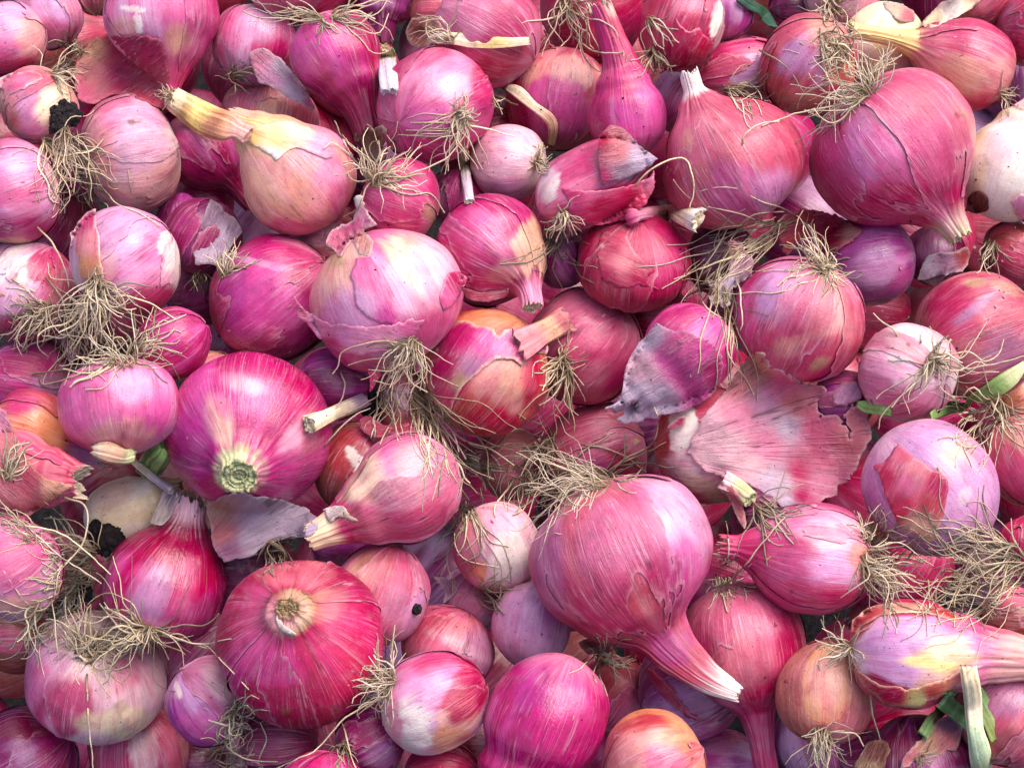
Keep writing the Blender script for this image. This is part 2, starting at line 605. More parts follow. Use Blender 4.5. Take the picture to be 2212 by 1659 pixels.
def build_onion(i, o):
    big = max(o['ra'], o['rb'])
    nu, nv = (128, 84) if big > 120 else (100, 68) if big > 95 else (88, 60)
    if o['rank'] <= 3:
        nu, nv = (72, 48) if o['rank'] > 1 else (54, 40)
    if o['neck'] and o['neck'][0] > 60:
        nv = int(nv * 1.35)
    prof, s = profile(o, nv)
    s_px = o['s']
    z, r = prof[:, 0], prof[:, 1]
    c, f1, f2, f3 = axis_curve(o, z)
    u = np.linspace(0, 2 * math.pi, nu, endpoint=False)
    cu, su = np.cos(u), np.sin(u)
    NV = nv
    zz = np.repeat(z, nu)
    rr = np.repeat(r, nu)
    ss = np.repeat(s, nu)
    CU, SU = np.tile(cu, NV), np.tile(su, NV)
    a, b, sd = o['ra'], o['rb'], o['seed']
    unit = np.stack([CU * rr, SU * rr, zz], 1)
    strk = np.stack([CU * b / 100, SU * b / 100, ss / 100], 1) + sd * 0.613
    neckf = sstep(0.75, 1.15, zz / a) if o['neck'] else np.zeros(len(zz))
    # shape: soft lumps, faint meridian facets, pleats that grow towards the neck
    lump = fbm(unit / (b * 0.95) + sd, sd, 2) * 0.045 * o['lump'] + fbm(unit / (b * 0.35) + sd, sd + 5, 2) * 0.008
    facet = fbm(np.stack([CU * 2.2, SU * 2.2, zz / a * 0.45], 1) + sd, sd + 9, 2) * 0.014
    pleat = 0.6 - 1.6 * np.abs(fbm(np.stack([CU * 6.5, SU * 6.5, ss / 300], 1) + sd, sd + 11, 2))
    sh = sstep(0.35, 1.0, np.abs(zz) / a)
    k = 1 + lump + facet + pleat * (0.008 * sh + 0.085 * neckf)
    if o['neck']:
        k = k + neckf * 0.05 * fbm(np.stack([CU, SU, zz / 40], 1) + sd, sd + 2, 2)
    R = rr * k
    fl = 1 - (1 - o['flat']) * neckf
    off = np.repeat(c, nu, 0) + (R * CU)[:, None] * np.repeat(f1, nu, 0) + (R * SU * fl)[:, None] * np.repeat(f2, nu, 0)
    if o['neck'] and o['neck'][0] > 10:                       # uneven rim
        rim = sstep(o['a_end'] - 14, o['a_end'], zz) if 'a_end' in o else sstep(1.08 * a + o['neck'][0] - 16, 1.08 * a + o['neck'][0], zz)
        off = off + (rim * fbm(np.stack([CU * 4, SU * 4, CU * 0], 1) + sd, sd + 4, 3) * (20 if o['tip'] == 'dry' else 9))[:, None] * np.repeat(f3, nu, 0)
    ctr = cpt(o['x'], o['y'], o['z'])
    V = ctr + off * s_px
    nrm_face = np.stack([CU, SU], 1)
    # colours
    c0, c1, cn, cr = (L(q) for q in o['pal'])
    bandn = fbm(np.stack([CU * 1.5, SU * 1.5, zz / a * 0.55], 1) + sd, sd + 20, 3)
    thr = 0.12
    m = sstep(thr - 0.16, thr + 0.22, bandn)[:, None]
    col = c0 * (1 - m) + c1 * m
    st2 = fbm(np.stack([CU * 6, SU * 6, ss / 330], 1) + sd, sd + 30, 2)
    m = (sstep(-0.1, 0.7, st2) * 0.35)[:, None]
    col = col * (1 - m) + (0.5 * c0 + 0.5 * c1) * m
    rp = (sstep(0.62, 0.99, -zz / a + 0.10 * st2) * 0.75)[:, None]
    col = col * (1 - rp) + cr * rp
    if o['neck']:
        nf = sstep(0.62, 1.08, zz / a + 0.16 * st2)[:, None]
        col = col * (1 - nf) + cn * nf
    if o['neckcols']:
        z0n, z1n, cc = o['neckcols']
        nf = sstep(z0n, z1n, (zz - a) / max(o['neck'][0], 1) + 0.12 * st2)[:, None]
        col = col * (1 - nf) + L(cc) * nf
    px, py, _ = to_px(V)
    rgh = np.full(len(V), o['rough'])
    for p in o['patches']:  # skin marks, some also paint highlights and shaded undersides into the colour
        x, y, rx, ry, rot, cc, amt = p[:7]
        soft = p[7] if len(p) > 7 else 0.42
        cr_, sr_ = math.cos(math.radians(rot)), math.sin(math.radians(rot))
        dx, dy = px - x, -(py - y)
        d = np.hypot((dx * cr_ + dy * sr_) / rx, (-dx * sr_ + dy * cr_) / ry)
        jag = fbm(np.stack([CU * 3.5, SU * 3.5, zz / a * 0.8], 1) + x, int(x + 3 * y) % 997, 4)
        w = (1 - sstep(1 - soft, 1 + soft * 0.6, d + jag * 0.55)) * amt
        col = col * (1 - w[:, None]) + L(cc) * w[:, None]
    rest = unit / 100 + sd * 1.37
    return dict(V=V, col=col, strk=strk, rest=rest, rgh=rgh, nu=nu, nv=NV, z=z, r=r, c=c, f1=f1, f2=f2, f3=f3, ctr=ctr)


def grid_faces(nu, r0, r1):
    """quads of the lathe rows r0..r1 (inclusive), wrapped"""
    i = np.arange(r0, r1)[:, None] * nu
    j = np.arange(nu)[None]
    jn = (j + 1) % nu
    return np.stack([i + j, i + jn, i + nu + jn, i + nu + j], -1).reshape(-1, 4)


def submesh(g, r0, r1):
    sl_ = slice(r0 * g['nu'], (r1 + 1) * g['nu'])
    return {k: g[k][sl_] for k in ('V', 'col', 'strk', 'rest', 'rgh')}, grid_faces(g['nu'], 0, r1 - r0)


def emit_onion(i, o):
    g = o['g']
    low = o['ctr_world'] = to_world(g['V'])
    base = np.array([low[:, 0].mean(), low[:, 1].mean(), low[:, 2].min()])
    ro = empty(o['name'], base)
    tag(ro, o['label'], o['cat'], 'onions in the heap')
    o['root'], o['base'] = ro, base
    nv = g['nv']
    split = nv - 1
    if o['neck']:
        split = int(np.searchsorted(g['z'], 1.12 * o['ra']))
        split = min(split, nv - 3)
    d, f = submesh(g, 0, split)
    mat = M_FLESH if o['flesh'] else M_SKIN
    mesh_obj('bulb', d['V'], f, mat, base, ro, dict(Col=d['col'], strk=d['strk'], rest=d['rest'], rgh=d['rgh']))
    if o['neck']:
        d, f = submesh(g, split, nv - 1)
        nk = mesh_obj('neck', d['V'], f, mat, base, ro, dict(Col=d['col'], strk=d['strk'], rest=d['rest'], rgh=d['rgh'] + 0.12))
        # the cut end: rolled layers, ring inside ring
        nu, w = g['nu'], o['neck'][1]
        last = g['V'][-nu:]
        cen = last.mean(0)
        ax = g['f3'][-1]
        rings = [(1.0, 0), (0.93, 2.0), (0.86, 0.5), (0.80, -6), (0.70, -1.5), (0.63, -1), (0.57, -8), (0.46, -3), (0.40, -2.5), (0.34, -9), (0.22, -5), (0.14, -5), (0.0, -8)]
        if o['tip'] == 'dry':
            rings = [(1.0, 0), (0.90, 2), (0.80, -8), (0.5, -16), (0.0, -24)]
        VV, CC, SS, RR = [], [], [], []
        tc = L(o['tipcol'] or 'straw')
        for q, (fr, dz) in enumerate(rings):
            wob = 1 + 0.10 * np.sin(np.arange(nu) / nu * 2 * math.pi * 2 + q) if 0 < fr < 1 else 1
            ring = cen + (last - cen) * (fr * (wob if np.isscalar(wob) else wob[:, None])) + ax * dz * o['s'] * min(1.0, w / 26)
            ring = ring + (ax[None] * (fbm(np.stack([np.cos(np.arange(nu) / nu * 6.283) * 2, np.sin(np.arange(nu) / nu * 6.283) * 2, np.full(nu, q * 0.8)], 1), 5 + i, 2) * 2.2 * o['s'] * (0 < fr < 1))[:, None])
            VV.append(ring)
            hi = dz > -4
            CC.append(np.repeat((tc * (1.0 if hi else 0.55))[None], nu, 0) if q else g['col'][-nu:])
        VV, CC = np.vstack(VV), np.vstack(CC)
        n = len(rings)
        mesh_obj('cut_end', VV, grid_faces(nu, 0, n - 1), M_FIBRE, base, nk, dict(Col=CC, strk=np.repeat(np.arange(n), nu)[:, None] * np.array([[0.3, 0.2, 0.1]]), rest=(VV - cen) / o['s'] / 30))


def bvh_of(o):
    if 'bvh' not in o:
        g = o['g']
        f = grid_faces(g['nu'], 0, g['nv'] - 1)
        o['bvh'] = BVHTree.FromPolygons([tuple(v) for v in g['V'] * 100], f.tolist())
    return o['bvh']


def clip_mesh(V, F3, f, extra):
    """keep the part of a triangle mesh where f > 0, cutting triangles along f = 0; extra is a dict of vertex arrays carried along"""
    pos = f > 0
    n_in = pos[F3].sum(1)
    full = F3[n_in == 3]
    cutE, out = {}, [full]
    newV, newX, base = [], {k: [] for k in extra}, len(V)
    A, B, Tt, tris = [], [], [], []
    cnt = base

    def cut(i, j):
        nonlocal cnt
        key = (i, j) if i < j else (j, i)
        if key not in cutE:
            cutE[key] = cnt
            cnt += 1
            A.append(i)
            B.append(j)
            Tt.append(f[i] / (f[i] - f[j]))
        return cutE[key]
    for a_, b_, c_ in F3[n_in == 1].tolist() + F3[n_in == 2].tolist():
        p = [a_, b_, c_]
        k = sum(pos[q] for q in p)
        lone = [q for q in range(3) if pos[p[q]] == (k == 1)][0]
        i, j, l = p[lone], p[(lone + 1) % 3], p[(lone + 2) % 3]
        ij, il = cut(i, j), cut(i, l)
        if k == 1:
            tris.append((i, ij, il))
        else:
            tris += [(ij, j, l), (ij, l, il)]
    A, B, Tt = np.array(A, int), np.array(B, int), np.array(Tt)[:, None]
    if len(A):
        mixv = lambda q: np.concatenate([q, (q[A] * (1 - Tt) + q[B] * Tt) if q.ndim == 2 else q[A] * (1 - Tt[:, 0]) + q[B] * Tt[:, 0]])
        V = mixv(V)
        extra = {k: mixv(q) for k, q in extra.items()}
    Fn = np.vstack([full, np.array(tris, int).reshape(-1, 3)])
    used = np.unique(Fn)
    mp = np.full(len(V), -1)
    mp[used] = np.arange(len(used))
    return V[used], mp[Fn].astype(np.int32), {k: q[used] for k, q in extra.items()}


def outer_skin(i, o, cover, seed, tint=None):
    """a torn outer layer of dry skin over part of a bulb"""
    g = o['g']
    nu, nv = g['nu'], g['nv']
    V = g['V']
    split = nv - 1
    if o['neck']:
        split = min(int(np.searchsorted(g['z'], 1.05 * o['ra'])), nv - 3)
    Q = grid_faces(nu, 1, split)
    F3 = np.vstack([Q[:, [0, 1, 2]], Q[:, [0, 2, 3]]])
    s0 = g['strk'] - o['seed'] * 0.613
    k = 100 / o['rb']
    p = np.stack([s0[:, 0] * k * 1.15, s0[:, 1] * k * 1.15, s0[:, 2] * k * 0.42], 1) + seed * 3.7
    f = fbm(p, seed, 2) * 0.9
    f = f - np.quantile(f, 1 - cover)
    f = f + 0.13 * fbm(p * 3.2, seed + 5, 3) + 0.05 * fbm(p * 13, seed + 8, 2)
    # outward normals from the grid
    G = V.reshape(nv, nu, 3)
    du = np.roll(G, -1, 1) - np.roll(G, 1, 1)
    dv = np.gradient(G, axis=0)
    N = np.cross(du, dv).reshape(-1, 3)
    N /= np.linalg.norm(N, axis=1, keepdims=True) + 1e-15
    cen = g['ctr'] if True else 0
    if np.mean(np.einsum('ij,ij->i', N, V - cen)) < 0:
        N = -N
    ed = 1 - sstep(0.0, 0.12, f)
    lift = (1.5 + ed * (1.0 + 3.2 * np.clip(fbm(p * 2.0, seed + 21, 2), 0, 1))) * o['s']
    VV = V + N * lift[:, None]
    col = g['col'] * (0.86 + 0.12 * fbm(p * 1.7, seed + 9, 2))[:, None]
    if tint is not None:
        col = col * 0.55 + L(tint) * 0.45
    e2 = (1 - sstep(0.0, 0.045, f))[:, None] * 0.55
    col = col * (1 - e2) + (0.35 * col + 0.65 * L('pale')) * e2
    V2, F2, ex = clip_mesh(VV, F3, f, dict(Col=col, strk=g['strk'], rest=g['rest'] + 3.3, rgh=g['rgh'] + 0.05))
    if len(F2) < 30:
        return None
    ob = mesh_obj('outer_skin', V2, F2, M_OUTER, o['base'], o['root'], ex)
    return ob


# ------------------------------------------------------------------ sheets: papery skins, flaps, leaves
def in_poly(px, py, poly):
    x, y = np.asarray(px), np.asarray(py)
    r = np.zeros(len(x), bool)
    n = len(poly)
    for k in range(n):
        x0, y0 = poly[k]
        x1, y1 = poly[(k + 1) % n]
        if y0 == y1:
            continue
        c = ((y0 > y) != (y1 > y)) & (x < (x1 - x0) * (y - y0) / (y1 - y0) + x0)
        r ^= c
    return r


def seg_dist(px, py, poly):
    d = np.full(len(px), 1e9)
    n = len(poly)
    for k in range(n):
        a, b = np.array(poly[k]), np.array(poly[(k + 1) % n])
        ab = b - a
        t = np.clip(((px - a[0]) * ab[0] + (py - a[1]) * ab[1]) / max(ab @ ab, 1e-9), 0, 1)
        d = np.minimum(d, np.hypot(px - a[0] - t * ab[0], py - a[1] - t * ab[1]))
    return d


def idw(px, py, pts, p=2.2):
    """inverse distance blend of the control values (x, y, value)"""
    num, den = 0, 0
    for (x, y, v) in pts:
        w = 1 / (np.hypot(px - x, py - y) + 8) ** p
        v = np.asarray(v, float)
        num = num + (w[:, None] * v if v.ndim else w * v)
        den = den + w
    return num / (den[:, None] if np.ndim(num) == 2 else den)


def sheet(name, outline, cols, lifts=((0, 0, 4.0),), parent=None, on=None, grain=0.0, focus=None, rag=3.0, ripple=1.5, step=5.5, label=None, cat=None, group=None, mat=None,
          edge='white', edgew=5.0, edgeamt=0.5, thick=0.6, veins=0.5, seed=1, blur=4, smoothline=True, depth0=None, rough=0.0, crumple=1.0, tear=1.0, pct=22):
    poly = np.array(outline, float)
    if smoothline:
        Q = np.vstack([poly[-1:], poly, poly[:2]])
        out = []
        for i in range(1, len(Q) - 2):
            p0, p1, p2, p3 = Q[i - 1], Q[i], Q[i + 1], Q[i + 2]
            n = max(2, int(np.hypot(*(p2 - p1)) / step))
            t = np.linspace(0, 1, n, endpoint=False)[:, None]
            cr = 0.5 * (2 * p1 + (p2 - p0) * t + (2 * p0 - 5 * p1 + 4 * p2 - p3) * t ** 2 + (3 * p1 - p0 - 3 * p2 + p3) * t ** 3)
            out.append(0.5 * cr + 0.5 * (p1 + (p2 - p1) * t))
        poly = np.vstack(out)
    n = len(poly)
    P3 = np.stack([poly[:, 0] / 11, poly[:, 1] / 11, np.zeros(n)], 1)
    sel = sstep(-0.2, 0.5, fbm(P3 * 0.35, seed + 3, 2))[:, None]
    poly = poly + 1.25 * rag * tear * np.stack([fbm(P3, seed, 3), fbm(P3, seed + 50, 3)], 1) * (0.35 + sel)
    xs = np.arange(poly[:, 0].min(), poly[:, 0].max(), step)
    ys = np.arange(poly[:, 1].min(), poly[:, 1].max(), step * 0.87)
    gx, gy = np.meshgrid(xs, ys)
    gx = gx + (np.arange(len(ys)) % 2)[:, None] * step / 2
    r = np.random.default_rng(seed)
    gx, gy = gx.ravel() + r.uniform(-1.3, 1.3, gx.size), gy.ravel() + r.uniform(-1.3, 1.3, gx.size)
    k = in_poly(gx, gy, poly) & (seg_dist(gx, gy, poly) > step * 0.55)
    pts = np.vstack([poly, np.stack([gx[k], gy[k]], 1)])
    res = delaunay_2d_cdt([Vector(p) for p in pts], [], [list(range(n))], 1, 1e-4)
    pv = np.array([(p.x, p.y) for p in res[0]])
    tris = np.array([f for f in res[2] if len(f) == 3], np.int32)
    # orient toward the viewer (y runs down in the frame)
    A, B, Cc = pv[tris[:, 0]], pv[tris[:, 1]], pv[tris[:, 2]]
    cr = (B[:, 0] - A[:, 0]) * (Cc[:, 1] - A[:, 1]) - (B[:, 1] - A[:, 1]) * (Cc[:, 0] - A[:, 0])
    tris[cr > 0] = tris[cr > 0][:, ::-1]
    px, py = pv[:, 0], pv[:, 1]
    de = seg_dist(px, py, poly)
    # depth
    if on is not None:
        bv = bvh_of(on)
        dep = np.full(len(px), np.nan)
        dirs = cpt(px, py, np.ones(len(px)))
        for q in range(len(px)):
            hit = bv.ray_cast(Vector((0, 0, 0)), Vector(dirs[q]))
            if hit[0] is not None:
                dep[q] = -hit[0].z / 100
        ok = ~np.isnan(dep)
        if ok.any():
            far = on['z']
            for q in np.where(~ok)[0]:
                dd = np.hypot(px[ok] - px[q], py[ok] - py[q])
                kk = np.argsort(dd)[:6]
                dep[q] = dep[ok][kk].mean()
        else:
            dep[:] = on['z']
        sc = dep.mean() / F
    else:
        bl = box_blur(np.minimum(DM, plane_depth(px.mean(), py.mean()) + 0.05), blur)
        # a stiff skin spans the hollows: it lies on the higher points under it
        pl = plane_depth(px, py)
        rel = dm_at(px, py, bl) - pl
        lo = np.percentile(rel, pct)
        dep = pl + np.minimum(rel, lo + 0.25 * (rel - lo))
        sc = dep.mean() / F
        if depth0 is not None:
            dep = dep * 0 + depth0
    lift = idw(px, py, lifts) if len(lifts) > 1 else np.full(len(px), float(lifts[0][2]))
    cg, sg = math.cos(math.radians(grain)), math.sin(math.radians(grain))
    if focus:
        fx, fy = focus
        ang = np.arctan2(-(py - fy), px - fx)
        rad = np.hypot(px - fx, py - fy)
        strk = np.stack([np.cos(ang) * 2.2, np.sin(ang) * 2.2, rad / 150], 1)
        rp = fbm(np.stack([np.cos(ang) * 7, np.sin(ang) * 7, rad / 260], 1), seed + 7, 3)
    else:
        al, ac = (px * cg - py * sg), (px * sg + py * cg)
        strk = np.stack([ac / 75, ac / 130 + al / 900, al / 150], 1)
        rp = fbm(np.stack([ac / 22, al / 210, px * 0], 1), seed + 7, 3)
    cru = fbm(np.stack([px / 60, py / 60, px * 0], 1), seed + 13, 3)
    lift = lift + ripple * rp + ripple * 0.8 * cru * crumple
    if on is not None:
        lift = np.maximum(lift, 1.2)
    dep = dep - lift * sc
    if on is None and depth0 is None:
        near = np.minimum(dm_at(px, py), 1.0)
        dep = np.minimum(dep, near - 1.5 * sc)
        # relax so that it drapes instead of following every step
        E = np.vstack([tris[:, [0, 1]], tris[:, [1, 2]], tris[:, [2, 0]]])
        for _ in range(3):
            acc, cnt = np.zeros(len(px)), np.zeros(len(px))
            np.add.at(acc, E[:, 0], dep[E[:, 1]])
            np.add.at(acc, E[:, 1], dep[E[:, 0]])
            np.add.at(cnt, E[:, 0], 1)
            np.add.at(cnt, E[:, 1], 1)
            dep = np.minimum(0.4 * dep + 0.6 * acc / np.maximum(cnt, 1), near - 1.2 * sc)
    V = cpt(px, py, dep)
    col = idw(px, py, [(x, y, L(c)) for x, y, c in cols], 4.0) if len(cols) > 1 else np.repeat(L(cols[0][2])[None], len(px), 0)
    e = (1 - sstep(0.0, edgew, de + 2.5 * fbm(np.stack([px / 14, py / 14, px * 0], 1), seed + 77, 2)))[:, None] * edgeamt
    col = col * (1 - e) + L(edge) * e
    rest = np.stack([px / 100, py / 100, np.full(len(px), seed * 0.77)], 1)
    base = None
    if parent is not None:
        base = parent['base'] if isinstance(parent, dict) else np.array(parent.location)
        pob = parent['root'] if isinstance(parent, dict) else parent
    else:
        base = to_world(V).mean(0)
        pob = None
    ob = mesh_obj(name, V, tris, mat or M_PAPER, base, pob, dict(Col=col, strk=strk, rest=rest, rgh=np.full(len(px), rough)))
    md = ob.modifiers.new('thickness', 'SOLIDIFY')
    md.thickness = thick * sc
    md.offset = -1.0
    if parent is None and label:
        tag(ob, label, cat, group)
    dm_add(V)
    return ob


# ------------------------------------------------------------------ tubes: stalks and roots
def path_resample(P, n):
    P = np.asarray(P, float)
    if len(P) > 2:
        P = catmull(P, 10)
    s = np.concatenate([[0], np.cumsum(np.linalg.norm(np.diff(P[:, :2], axis=0), axis=1))])
    t = np.linspace(0, s[-1], n)
    return np.stack([np.interp(t, s, P[:, k]) for k in range(P.shape[1])], 1), t


def tube(V, rad, sides, f2scale=1.0, roll=None):
    """rings round a camera-space path; returns vertices and angles"""
    n = len(V)
    T = np.gradient(V, axis=0)
    T /= np.linalg.norm(T, axis=1, keepdims=True) + 1e-12
    ref = np.array([0, 0, 1.0])
    S = np.cross(T, ref)
    ln = np.linalg.norm(S, axis=1, keepdims=True)
    S = np.where(ln > 1e-4, S / np.maximum(ln, 1e-9), np.array([1.0, 0, 0]))
    B = np.cross(S, T)
    u = np.linspace(0, 2 * math.pi, sides, endpoint=False)
    R = np.broadcast_to(np.asarray(rad, float).reshape(n, -1), (n, sides))
    VV = V[:, None] + (R * np.cos(u))[..., None] * S[:, None] + (R * f2scale * np.sin(u))[..., None] * B[:, None]
    return VV.reshape(-1, 3), u


def stalk(name, pts, cols, parent=None, flat=0.5, lift=6.0, sides=28, mat=None, label=None, cat=None, group=None, seed=1, ridges=0.10, tipcol='cream', free=False, rag=3.0, hollow=True, endz=None, blur=2):
    """pts: (px, py, half width[, extra lift]) along the stalk"""
    pts = [p if len(p) == 4 else (*p, 0.0) for p in pts]
    P, t = path_resample(pts, max(14, int(sum(math.hypot(pts[i + 1][0] - pts[i][0], pts[i + 1][1] - pts[i][1]) for i in range(len(pts) - 1)) / 6)))
    px, py, w, el = P.T
    n = len(px)
    bl = box_blur(np.minimum(DM, plane_depth(px.mean(), py.mean()) + 0.06), blur)
    d = np.min([dm_at(px + a * w * 0.6, py + b * w * 0.6, bl) for a, b in ((0, 0), (1, 0), (-1, 0), (0, 1), (0, -1))], axis=0)
    sc = d.mean() / F
    d = d - (lift + el + w * flat) * sc
    for _ in range(10):
        d[1:-1] = np.minimum(d[1:-1], 0.5 * d[1:-1] + 0.25 * (d[:-2] + d[2:]))
    V = cpt(px, py, d)
    u = np.linspace(0, 2 * math.pi, sides, endpoint=False)
    rid = fbm(np.stack([np.tile(np.cos(u) * 4, n), np.tile(np.sin(u) * 4, n), np.repeat(t / 160, sides)], 1), seed, 3).reshape(n, sides)
    wob = fbm(np.stack([t / 40, t * 0, t * 0], 1), seed + 3, 2)[:, None]
    R = (w[:, None] * (1 + ridges * 1.6 * rid + 0.06 * wob)) * sc
    VV, _ = tube(V, R, sides, flat)
    # ragged ends
    T = np.gradient(V, axis=0)
    T /= np.linalg.norm(T, axis=1, keepdims=True)
    G = VV.reshape(n, sides, 3)
    jag = fbm(np.stack([np.cos(u) * 3, np.sin(u) * 3, u * 0], 1), seed + 8, 3)[:, None] * rag * sc
    G[-1] += jag * T[-1]
    G[0] += jag[::-1] * T[0]
    col = idw(px, py, [(x, y, L(c)) for x, y, c in cols], 3.0) if len(cols) > 1 else np.repeat(L(cols[0][2])[None], n, 0)
    colr = np.repeat(col, sides, 0) * (1 + 0.35 * rid.reshape(-1, 1))
    rows = [G[0].mean(0) + (G[0] - G[0].mean(0)) * 0.0 + T[0] * 5 * sc, G[0].mean(0) + (G[0] - G[0].mean(0)) * 0.86 + T[0] * 5 * sc]
    rows = [np.broadcast_to(rows[0], (sides, 3)), rows[1]] + list(G)
    e = G[-1].mean(0)
    rows += [e + (G[-1] - e) * 0.84 - T[-1] * 6 * sc, e + (G[-1] - e) * 0.5 - T[-1] * 1 * sc, e + (G[-1] - e) * 0.30 - T[-1] * 7 * sc, np.broadcast_to(e - T[-1] * 4 * sc, (sides, 3))]
    A = np.vstack(rows)
    tc = L(tipcol)
    CC = np.vstack([np.repeat(col[:1] * 0.8, 2 * sides, 0), colr, np.repeat((tc * 0.7)[None], sides, 0), np.repeat(tc[None], sides, 0), np.repeat((tc * 0.6)[None], sides, 0), np.repeat(tc[None] * 0.8, sides, 0)])
    nr = len(rows)
    wm = w.mean()
    tt = np.concatenate([[0, 0], t, [t[-1]] * 4])
    strk = np.stack([np.tile(np.cos(u), nr) * wm / 30, np.tile(np.sin(u), nr) * wm / 30, np.repeat(tt / 100, sides)], 1) + seed * 0.3
    rest = np.stack([np.tile(np.cos(u), nr) * wm / 100, np.tile(np.sin(u), nr) * wm / 100, np.repeat(tt / 100, sides)], 1) + seed
    if parent is not None:
        base, pob = (parent['base'], parent['root']) if isinstance(parent, dict) else (np.array(parent.location), parent)
    else:
        base, pob = to_world(V).mean(0), None
    ob = mesh_obj(name, A, grid_faces(sides, 0, nr - 1), mat or M_FIBRE, base, pob, dict(Col=CC, strk=strk, rest=rest))
    if parent is None and label:
        tag(ob, label, cat, group)
    dm_add(A)
    return ob


class Roots:
    def __init__(self, seed):
        self.r = np.random.default_rng(seed)
        self.V, self.Fc, self.Cc, self.S, self.Rr, self.nv = [], [], [], [], [], 0

    def strand(self, px, py, d, rad, c0, c1):
        V = cpt(px, py, d)
        n, sides = len(px), 4
        sc = d / F
        VV, u = tube(V, rad * sc, sides)
        self.V.append(VV)
        self.Fc.append(grid_faces(sides, 0, n - 1) + self.nv)
        self.nv += len(VV)
        t = np.linspace(0, 1, n)[:, None]
        k = np.clip(t * 3.0, 0, 1)
        col = L('strawd') * 0.55 * (1 - k) + (c0 * (1 - t) + c1 * t) * k
        self.Cc.append(np.repeat(col, sides, 0))
        ph = self.r.uniform(0, 50)
        self.S.append(np.repeat(np.stack([t[:, 0] * 0 + ph, t[:, 0] * 0 + ph, t[:, 0] * 6], 1), sides, 0) + np.tile(np.stack([np.cos(u), np.sin(u), u * 0], 1) * 0.12, (n, 1)))
        self.Rr.append(np.repeat(np.stack([px / 100, py / 100, t[:, 0] * 0 + ph], 1), sides, 0))

    def tuft(self, x, y, dirn, spread, length, n, curl=1.0, hug=1.0, r0=1.95, spot=9.0, d0=None, tone=1.0):
        r = self.r
        for _ in range(int(n * 0.8) + 1):
            ang = math.radians(dirn + np.clip(r.normal(0, 0.36), -1, 1) * spread)
            ln = length * (0.35 + 0.75 * r.random() ** 0.8)
            m = max(8, int(ln / 11))
            a0, rr = r.uniform(0, 6.28), spot * math.sqrt(r.random())
            ph = r.uniform(0, 100)
            t = np.linspace(0, 1, m)
            turn = fbm(np.stack([t * (1.2 + ln / 130) + ph, t * 0, t * 0], 1), 3, 2) * 0.95 * curl + t * r.normal(0, 0.7) * curl
            aa = ang + turn
            stp = ln / m
            kink = 0.26 * r.normal(0, 1, m).cumsum() * 0.6
            aa = ang + np.clip(aa + kink * curl * 0.6 - ang, -1.25, 1.25)
            px = x + math.cos(a0) * rr + np.concatenate([[0], np.cumsum(np.cos(aa[:-1]) * stp)])
            py = y + math.sin(a0) * rr - np.concatenate([[0], np.cumsum(np.sin(aa[:-1]) * stp)])
            self.place(px, py, r0 * r.uniform(0.5, 1.0) * (1.5 if r.random() < 0.2 else 1.0), hug * r.uniform(0.5, 1.5), d0, tone)

    def place(self, px, py, rad, hug=1.0, d0=None, tone=1.0, lift=0.0):
        r = self.r
        m = len(px)
        dm = np.minimum(dm_at(px, py), 2.0)
        sc = dm[0] / F if dm[0] < 1.5 else plane_depth(px[0], py[0]) / F
        start = dm[0] if d0 is None else d0
        t = np.linspace(0, 1, m)
        bob = (fbm(np.stack([t * 3 + r.uniform(0, 99), t * 0, t * 0], 1), 9, 2) + 0.5) * 14 * hug
        free = start - (6 + 26 * np.sin(t * math.pi * 0.9) * r.uniform(0.1, 1.2) * hug + bob * t) * sc
        lim = dm - rad * 1.05 * sc
        deep = np.minimum(lim, free + 60 * t * sc * r.uniform(-0.1, 1.2))
        d = np.minimum(deep, lim)
        for _ in range(4):
            d[1:-1] = np.minimum(0.34 * d[1:-1] + 0.33 * (d[:-2] + d[2:]), lim[1:-1])
        d -= lift * sc
        rr = rad * (1.05 - 0.45 * t)
        c = L('straw') * (r.uniform(0.6, 1.1) if r.random() < 0.8 else r.uniform(0.25, 0.5)) * tone
        c = c * np.array([1.0, r.uniform(0.95, 1.02), r.uniform(0.88, 1.08)])
        self.strand(px, py, d, rr, c, c * r.uniform(0.85, 1.1))

    def line(self, pts, rad=2.2, lift=3.0, tone=1.15):
        P, t = path_resample([(a, b) for a, b in pts], max(10, int(sum(math.hypot(pts[i + 1][0] - pts[i][0], pts[i + 1][1] - pts[i][1]) for i in range(len(pts) - 1)) / 7)))
        w = fbm(np.stack([t / 30, t * 0 + self.r.uniform(0, 99), t * 0], 1), 5, 2)
        w2 = fbm(np.stack([t / 30, t * 0 + self.r.uniform(0, 99), t * 0], 1), 5, 2)
        self.place(P[:, 0] + w * 2.2, P[:, 1] + w2 * 2.2, rad, 0.25, None, tone, lift)

    def emit(self, name, parent=None, label=None, cat=None, group=None):
        V = np.vstack(self.V)
        if parent is not None:
            base, pob = parent['base'], parent['root']
        else:
            base, pob = to_world(V).mean(0), None
        ob = mesh_obj(name, V, np.vstack(self.Fc), M_ROOT, base, pob, dict(Col=np.vstack(self.Cc), strk=np.vstack(self.S), rest=np.vstack(self.Rr)))
        ob['kind'] = 'stuff'
        if parent is None:
            tag(ob, label, cat, group)
        return ob


